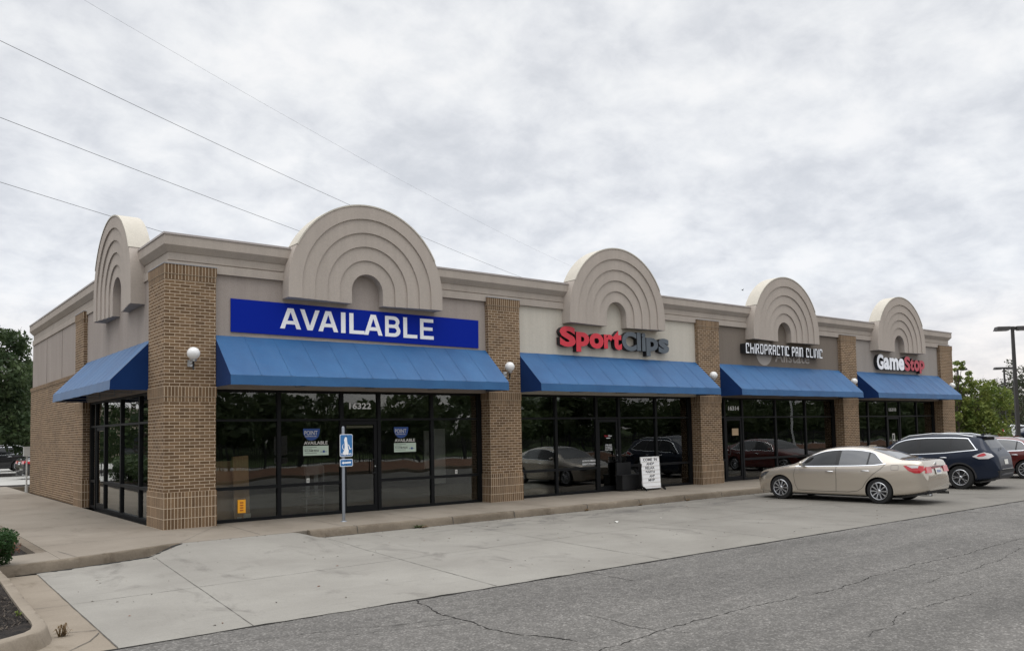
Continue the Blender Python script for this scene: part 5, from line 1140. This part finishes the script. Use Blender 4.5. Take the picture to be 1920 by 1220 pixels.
# ------------------------------------------------------------------ trees and plants
def leaves(name, centres, n, size, mat, parent, seed, flat=.8):
    rs = np.random.RandomState(seed); C = np.array([c[:3] for c in centres]); Rr = np.array([c[3] for c in centres]); w = Rr**2; w = w/w.sum()
    idx = rs.choice(len(C), n, p=w); d = rs.normal(size=(n, 3)); d /= np.linalg.norm(d, axis=1)[:, None]; rad = rs.uniform(.35, 1.05, n)**.7
    P = C[idx]+d*(rad*Rr[idx])[:, None]*np.array([1, 1, flat])
    a = rs.normal(size=(n, 3)); a /= np.linalg.norm(a, axis=1)[:, None]; b = np.cross(a, rs.normal(size=(n, 3))); b /= np.linalg.norm(b, axis=1)[:, None]
    s_ = size*rs.uniform(.5, 1.3, n)[:, None]
    V = np.stack([P-a*s_, P-b*s_*.5, P+a*s_, P+b*s_*.5+np.cross(a, b)*s_*.3], 1).reshape(-1, 3)
    me = bpy.data.meshes.new(name); me.vertices.add(4*n); me.vertices.foreach_set('co', V.astype(np.float32).ravel()); me.loops.add(4*n); me.loops.foreach_set('vertex_index', np.arange(4*n, dtype=np.int32)); me.polygons.add(n); me.polygons.foreach_set('loop_start', np.arange(0, 4*n, 4, dtype=np.int32))
    me.update(calc_edges=True); me.materials.append(MAT[mat]); o = bpy.data.objects.new(name, me); COL.objects.link(o); o.parent = parent; return o
def tree(label, loc, h, r, trunk, mat, seed, n=7000, leaf=.12, zlow=.3, group=None, nclump=38, bare=False, shape=.5, name='tree'):
    rd = random.Random(seed); e = empty(name, label, 'tree', loc, 0, group)
    mb = MB(); cl = []; lean = rd.uniform(-.04, .04)*h
    mb.tube([(0, 0, -.1), (lean*.2, 0, h*.15), (lean*.5, 0, h*.4), (lean, .02*h, h*.7), (lean, 0, h*.93)], [trunk*1.25, trunk, trunk*.75, trunk*.4, trunk*.12], 10)
    for k in range(nclump):
        t_ = (k+.5)/nclump; zf_ = zlow+(1-zlow)*t_**.85; env = math.sin(math.pi*min(1, (.14+.86*(1-(zf_-zlow)/(1-zlow))))**1.0*.62+.0)**shape if zf_ < 1 else .1
        env = max(.12, env*(1-.25*(1-t_)))*rd.uniform(.55, 1.08); a = k*2.399+rd.uniform(-.5, .5); x, y, z = r*env*math.cos(a), r*env*math.sin(a), h*zf_
        cr_ = r*rd.uniform(.16, .34)*(1.15-.5*t_); cl.append((x, y, min(z, h-cr_*.5), cr_)); b0 = h*(zf_*.62)
        mb.tube([(lean*b0/h, 0, b0), (x*.45, y*.45, b0+(z-b0)*.5), (x, y, z)], [trunk*.35, trunk*.2, trunk*.06], 5)
        for j in range(3 if bare else 1): mb.tube([(x*.6, y*.6, b0+(z-b0)*.65), (x+rd.uniform(-.4, .4)*cr_, y+rd.uniform(-.4, .4)*cr_, z+cr_*rd.uniform(.4, 1.2))], [trunk*.09, trunk*.03], 4)
    mb.build('trunk', 'bark', e, smooth=60); leaves('crown', cl, n, leaf, mat, e, seed); return e
tree('large dark green tree beyond the far left corner of the building', (.75, 40.5, -.1), 8.7, 3.5, .2, 'leaf_dark', 3, 15000, .15, .22, nclump=60)
tree('mid green tree half hidden behind the far end of the brick side wall', (5.2, 50, -.1), 7.6, 2.3, .16, 'leaf_dark', 5, 7000, .17, .25)
for i, (x, y, h, r) in enumerate([(-2, 78, 9, 5), (6, 82, 8, 5), (14, 86, 9, 6)]):
    tree('distant dark tree '+['behind the black crossover', 'behind the large left tree', 'hidden behind the rear roof line'][i], (x, y, -.2), h, r, .2, 'leaf_olive', 20+i, 4000, .3, .12, 'far trees on the left')
# right hand side
def at(px, d):
    az_ = math.atan2(px-960, 1554.46); v = cf+cr*((px-960)/1554.46); v.z = 0; v.normalize(); dd = d/math.cos(az_); return (-4.8156+v.x*dd, -17.4399+v.y*dd)
x, y = at(1822, 72); tree('bright yellow green leafy tree just beyond the right end of the shops', (x, y, -.2), 5.6, 3.5, .13, 'leaf_light', 8, 10000, .15, .2, nclump=60)
x, y = at(1793, 70); tree('slender green tree touching the right end of the shops', (x, y, -.2), 7.3, 1.5, .11, 'leaf_light', 9, 4200, .13, .2, nclump=30)
for i, (px, d, h, r, mt, n) in enumerate([(1862, 130, 7.4, 4, 'leaf_grey', 1800), (1885, 120, 8.0, 4.5, 'leaf_olive', 2600), (1908, 140, 9.6, 5, 'leaf_grey', 2200), (1935, 120, 11.5, 5, 'leaf_olive', 3200), (1900, 110, 5.8, 4.5, 'leaf_olive', 3500), (1845, 150, 7.2, 6, 'leaf_olive', 2500)]):
    x, y = at(px, d); tree(['thin grey brown tree behind the bright green tree', 'sparse olive tree behind the small lamp post', 'sparse grey tree between the two lamp posts', 'tall olive tree at the right picture edge', 'low dark olive tree at the foot of the tall lamp post', 'distant olive tree low on the horizon at right'][i], (x, y, -.3), h, r, .16, mt, 40+i, n, .2, .12, 'far trees on the right', 30, True)
def bush(label, loc, r, h, mat, seed, n=1500, leaf=.03, group=None, cat='bush', name='bush'):
    rd = random.Random(seed); e = empty(name, label, cat, loc, 0, group); cl = [(rd.uniform(-.55, .55)*r, rd.uniform(-.55, .55)*r, h*rd.uniform(.2, .8), r*rd.uniform(.3, .5)) for k in range(14)]
    mb = MB()
    for c in cl: mb.tube([(0, 0, 0), (c[0]*.6, c[1]*.6, c[2]*.6), c[:3]], [.02, .012, .005], 5)
    mb.build('stem', 'bark', e); leaves('foliage', cl, n, leaf, mat, e, seed); return e
bush('dark green juniper bush at the left picture edge beside the pavement', (-3.30, -3.10, -.12), .40, .80, 'leaf_juniper', 2, 8500, .022)
bush('small rust red leafless bush behind the juniper at the left edge', (-2.86, -1.7, -.08), .20, .30, 'leaf_rust', 4, 150, .02)
for i in range(6): bush(['hedge bush nearest the viewer in the side bed', 'second hedge bush of the side bed', 'third hedge bush of the side bed', 'fourth hedge bush of the side bed', 'fifth hedge bush of the side bed', 'last hedge bush of the side bed'][i], (-4.9, 13.0+i*2.3, -.1), 1.3, 1.15, 'leaf_dark', 60+i, 3000, .08, 'hedge along the side bed')
for i, (px, d) in enumerate([(1822, 95), (1836, 95), (1850, 96)]): x, y = at(px, d); bush(['clipped green hedge block under the bright tree, left one', 'clipped green hedge block under the bright tree, middle one', 'clipped green hedge block under the bright tree, right one'][i], (x, y, -.2), 1.0, 1.3, 'leaf_light', 70+i, 1200, .09, 'low hedge under the tree')
# beyond the right end: white utility cabinet, red figure of a fuel pump, pale vehicles
x, y = at(1857, 88)
e = empty('utility_cabinet', 'white metal cabinet with two dark openings beneath the green tree', 'cabinet', (x, y, -.15), R_(-25)); mb = MB(); mb.box(-.9, .9, -.4, .4, 0, 2.0); mb.box(-.95, .95, -.45, .45, 2.0, 2.1); mb.build('cabinet', 'white_paint', e); mb = MB(); mb.box(-.55, -.2, -.43, -.38, .4, 1.0); mb.box(.2, .55, -.43, -.38, .35, .9); mb.build('opening', 'black', e)
x, y = at(1868, 82)
e = empty('fuel_pump', 'red and tan upright pump with white cap right of the white cabinet', 'pump', (x, y, -.15), R_(-30)); mb = MB(); mb.box(-.35, .35, -.25, .25, .1, 1.35); mb.build('pump_body', 'red_plastic', e); mb = MB(); mb.box(-.38, .38, -.28, .28, 1.35, 1.9); mb.build('head', 'beige_wall', e); mb = MB(); mb.box(-.45, .45, -.4, .4, -.02, .1); mb.build('base', 'concrete_kerb', e)
x, y = at(1884, 100); suv('aluminium', 'pale silver crossover parked far off between the lamp posts', 'car', (x, y, -.2), R_(40), None)
x, y = at(1925, 92); sedan('paint_navy', 'dark blue car far off at the right picture edge', 'car', (x, y, -.2), R_(50), None)
x, y = at(1895, 78)
e = empty('bollard', 'pale concrete bollard post at the foot of the small lamp post', 'bollard', (x, y, -.15)); mb = MB(); mb.lathe([(.12, 0), (.12, 1.7), (.09, 1.78), (0, 1.8)], (0, 0, 0), 'z', 14); mb.build('post', 'white_paint', e)
# far low building on the right horizon
e = empty('far_building', 'long low pale building on the right horizon behind the trees', 'building', (150, 60, -.3), R_(-50)); mb = MB(); mb.box(-25, 25, -6, 6, 0, 3.2); mb.build('wall', 'beige_wall', e); mb = MB(); mb.box(-26, 26, -6.6, 6.6, 3.2, 3.6); mb.build('roof', 'stucco_taupe', e)
mb = MB()
for k in range(8): mb.box(-22+k*6, -19+k*6, -6.06, -5.9, .8, 2.2)
mb.build('window', 'car_glass', e)

# lamp posts in the lot
def lamp_post(label, px, d, h, w, heads, rot):
    x, y = at(px, d); e = empty('lamp_post', label, 'lamp post', (x, y, -.15), rot, 'parking lot lamp posts')
    mb = MB(); mb.lathe([(.28, 0), (.28, .75), (.25, .8), (0, .8)], (0, 0, 0), 'z', 18); mb.build('base', 'concrete_kerb', e)
    mb = MB(); mb.add([(sx*w*s_, sy*w*s_, z) for z, s_ in ((.7, 1), (h, .7)) for sx, sy in ((-1, -1), (1, -1), (1, 1), (-1, 1))], [(0, 1, 5, 4), (1, 2, 6, 5), (2, 3, 7, 6), (3, 0, 4, 7), (4, 5, 6, 7)]); mb.box(-w*.9, w*.9, -w*.9, w*.9, h, h+.12); mb.build('pole', 'lamp_brown', e)
    for s_ in heads:
        mb = MB(); mb.add([(s_*.18, -.24, h-.08), (s_*1.0, -.28, h-.12), (s_*1.0, .28, h-.12), (s_*.18, .24, h-.08), (s_*.18, -.2, h+.12), (s_*.92, -.24, h+.12), (s_*.92, .24, h+.12), (s_*.18, .2, h+.12)], [(0, 1, 2, 3), (4, 7, 6, 5), (0, 4, 5, 1), (1, 5, 6, 2), (2, 6, 7, 3), (3, 7, 4, 0)]); mb.build('lamp_head', 'lamp_brown', e)
        mb = MB(); mb.box(min(s_*.28, s_*.9), max(s_*.28, s_*.9), -.2, .2, h-.135, h-.105); mb.build('lens', 'tile_white', e)
        mb = MB(); mb.box(min(s_*.05, s_*.2), max(s_*.05, s_*.2), -.05, .05, h-.02, h+.08); mb.build('arm', 'lamp_brown', e)
lamp_post('tall brown lamp post with two box heads at the right picture edge', 1904, 50, 7.65, .105, (-1, 1), R_(-45))
lamp_post('small far lamp post with two box heads, halfway to the right edge', 1884, 88, 7.75, .10, (-1, 1), R_(-45))
lamp_post('far lamp post whose head shows through the top of the green tree', 1797, 95, 8.2, .10, (-1, 1), R_(-45))

# power lines and poles
AZ = R_(60); dx, dy = math.sin(AZ), math.cos(AZ); nx_, ny_ = -dy, dx
def wp(s_, D, z): return (-4.8156+nx_*D+dx*s_, -17.4399+ny_*D+dy*s_, z)
for k, (ze, sag, D, rr, lb) in enumerate([(18.75, 1.6, 30, .011, 'upper thick overhead wire ending behind the second arch'), (15.55, 1.4, 30, .011, 'middle overhead wire passing behind the first arch'), (13.15, 1.4, 30.4, .010, 'lowest overhead wire passing behind the corner arch'), (22.3, 1.55, 30, .0045, 'topmost hair thin overhead wire')]):
    mb = MB(); mb.tube([wp(-10+115*i/60, D, ze-sag*4*(i/60)*(1-i/60)) for i in range(61)], rr, 5); tag(mb.build('overhead_wire', 'iron_dark'), lb, 'wire', 'overhead power lines')
for s_, lb in ((-10, 'wooden power pole beyond the left side of the picture'), (105, 'wooden power pole hidden behind the second arch')):
    p = wp(s_, 30, -.3); e = empty('power_pole', lb, 'pole', p); mb = MB(); mb.tube([(0, 0, 0), (0, 0, 22.9)], [.2, .13], 12); mb.build('pole', 'wood_pole', e); mb = MB()
    for z in (18.6, 15.4): mb.box(-.5, .5, -.06, .06, z, z+.12)
    mb.build('crossarm', 'wood_pole', e)
v = cf+cr*((1392-960)/1554.46)-cu*((544-720)/1554.46); p = Vector((-4.8156, -17.4399, 1.8033))+v*70
mb = MB(); mb.tube([(p.x-.12, p.y, p.z), (p.x, p.y, p.z+.02), (p.x+.14, p.y, p.z)], [.01, .05, .02], 6); mb.add([(p.x-.05, p.y, p.z+.02), (p.x+.06, p.y, p.z+.02), (p.x-.04, p.y-.22, p.z+.14), (p.x-.04, p.y+.22, p.z+.14)], [(0, 1, 2), (0, 3, 1)]); tag(mb.build('bird', 'black'), 'tiny dark bird flying above the chiropractic shop', 'bird')

# ------------------------------------------------------------------ what the windows mirror, behind the viewer
e = empty('iron_fence', 'black iron picket fence on the grass verge behind the viewer, mirrored in the glass', 'fence', (0, -30, -.05))
mb = MB()
for i in range(760): x = -25+i*.15; mb.box(x-.02, x+.02, -.011, .011, .05, 1.45)
mb.build('picket', 'iron_dark', e)['kind'] = 'stuff'
mb = MB(); mb.box(-25, 89, -.02, .02, .2, .25); mb.box(-25, 89, -.02, .02, 1.2, 1.25); mb.build('rail', 'iron_dark', e)
for i in range(47): mb = MB(); x = -25+i*2.45; mb.box(x-.04, x+.04, -.04, .04, 0, 1.6); mb.build('fence_post', 'iron_dark', e)
rd = random.Random(31)
cl = []
for i in range(520):
    x = rd.uniform(-70, 190); y = rd.uniform(-84, -60); zt = rd.uniform(1.5, 6.0+1.1*math.sin(x*.11)+.8*math.sin(x*.37)+rd.uniform(0, 1)); cl.append((x, y, zt, rd.uniform(1.3, 2.4)))
for i in range(150): cl.append((rd.uniform(-70, 190), rd.uniform(-64, -58), rd.uniform(.5, 3.5), rd.uniform(1.8, 2.8)))
o = leaves('woods', cl, 120000, .42, 'leaf_wood', None, 77); tag(o, 'dark wood across the road behind the viewer, mirrored in the shop glass', 'wood', kind='stuff')
e = empty('light_pole', 'pale light pole in the lot right of the viewer, mirrored in the chiropractic shop glass', 'lamp post', (46, -15, -.15)); mb = MB(); mb.tube([(0, 0, 0), (0, 0, 8)], [.11, .08], 12); mb.build('pole', 'white_paint', e); mb = MB(); mb.box(-.9, .9, -.25, .25, 8, 8.2); mb.build('lamp_head', 'lamp_brown', e)
tree('leafy tree in the side lot mirrored in the side windows', (-8.5, 37, -.1), 7.5, 3.6, .14, 'leaf_dark', 91, 9000, .16, .12)
e = empty('beige_building', 'beige stucco shop across the side lot, mirrored in the side windows', 'building', (-10, 92, -.15), R_(-78)); mb = MB(); mb.box(-8, 0, -30, 30, 0, 5.6); mb.build('wall', 'beige_wall', e); mb = MB(); mb.box(-8.2, .25, -30.2, 30.2, 5.3, 5.9); mb.build('cornice', 'stucco_trim', e)
mb = MB()
for k in range(9): mb.box(-.05, .06, -26+k*6, -22+k*6, .2, 2.8)
mb.build('window', 'car_glass', e)
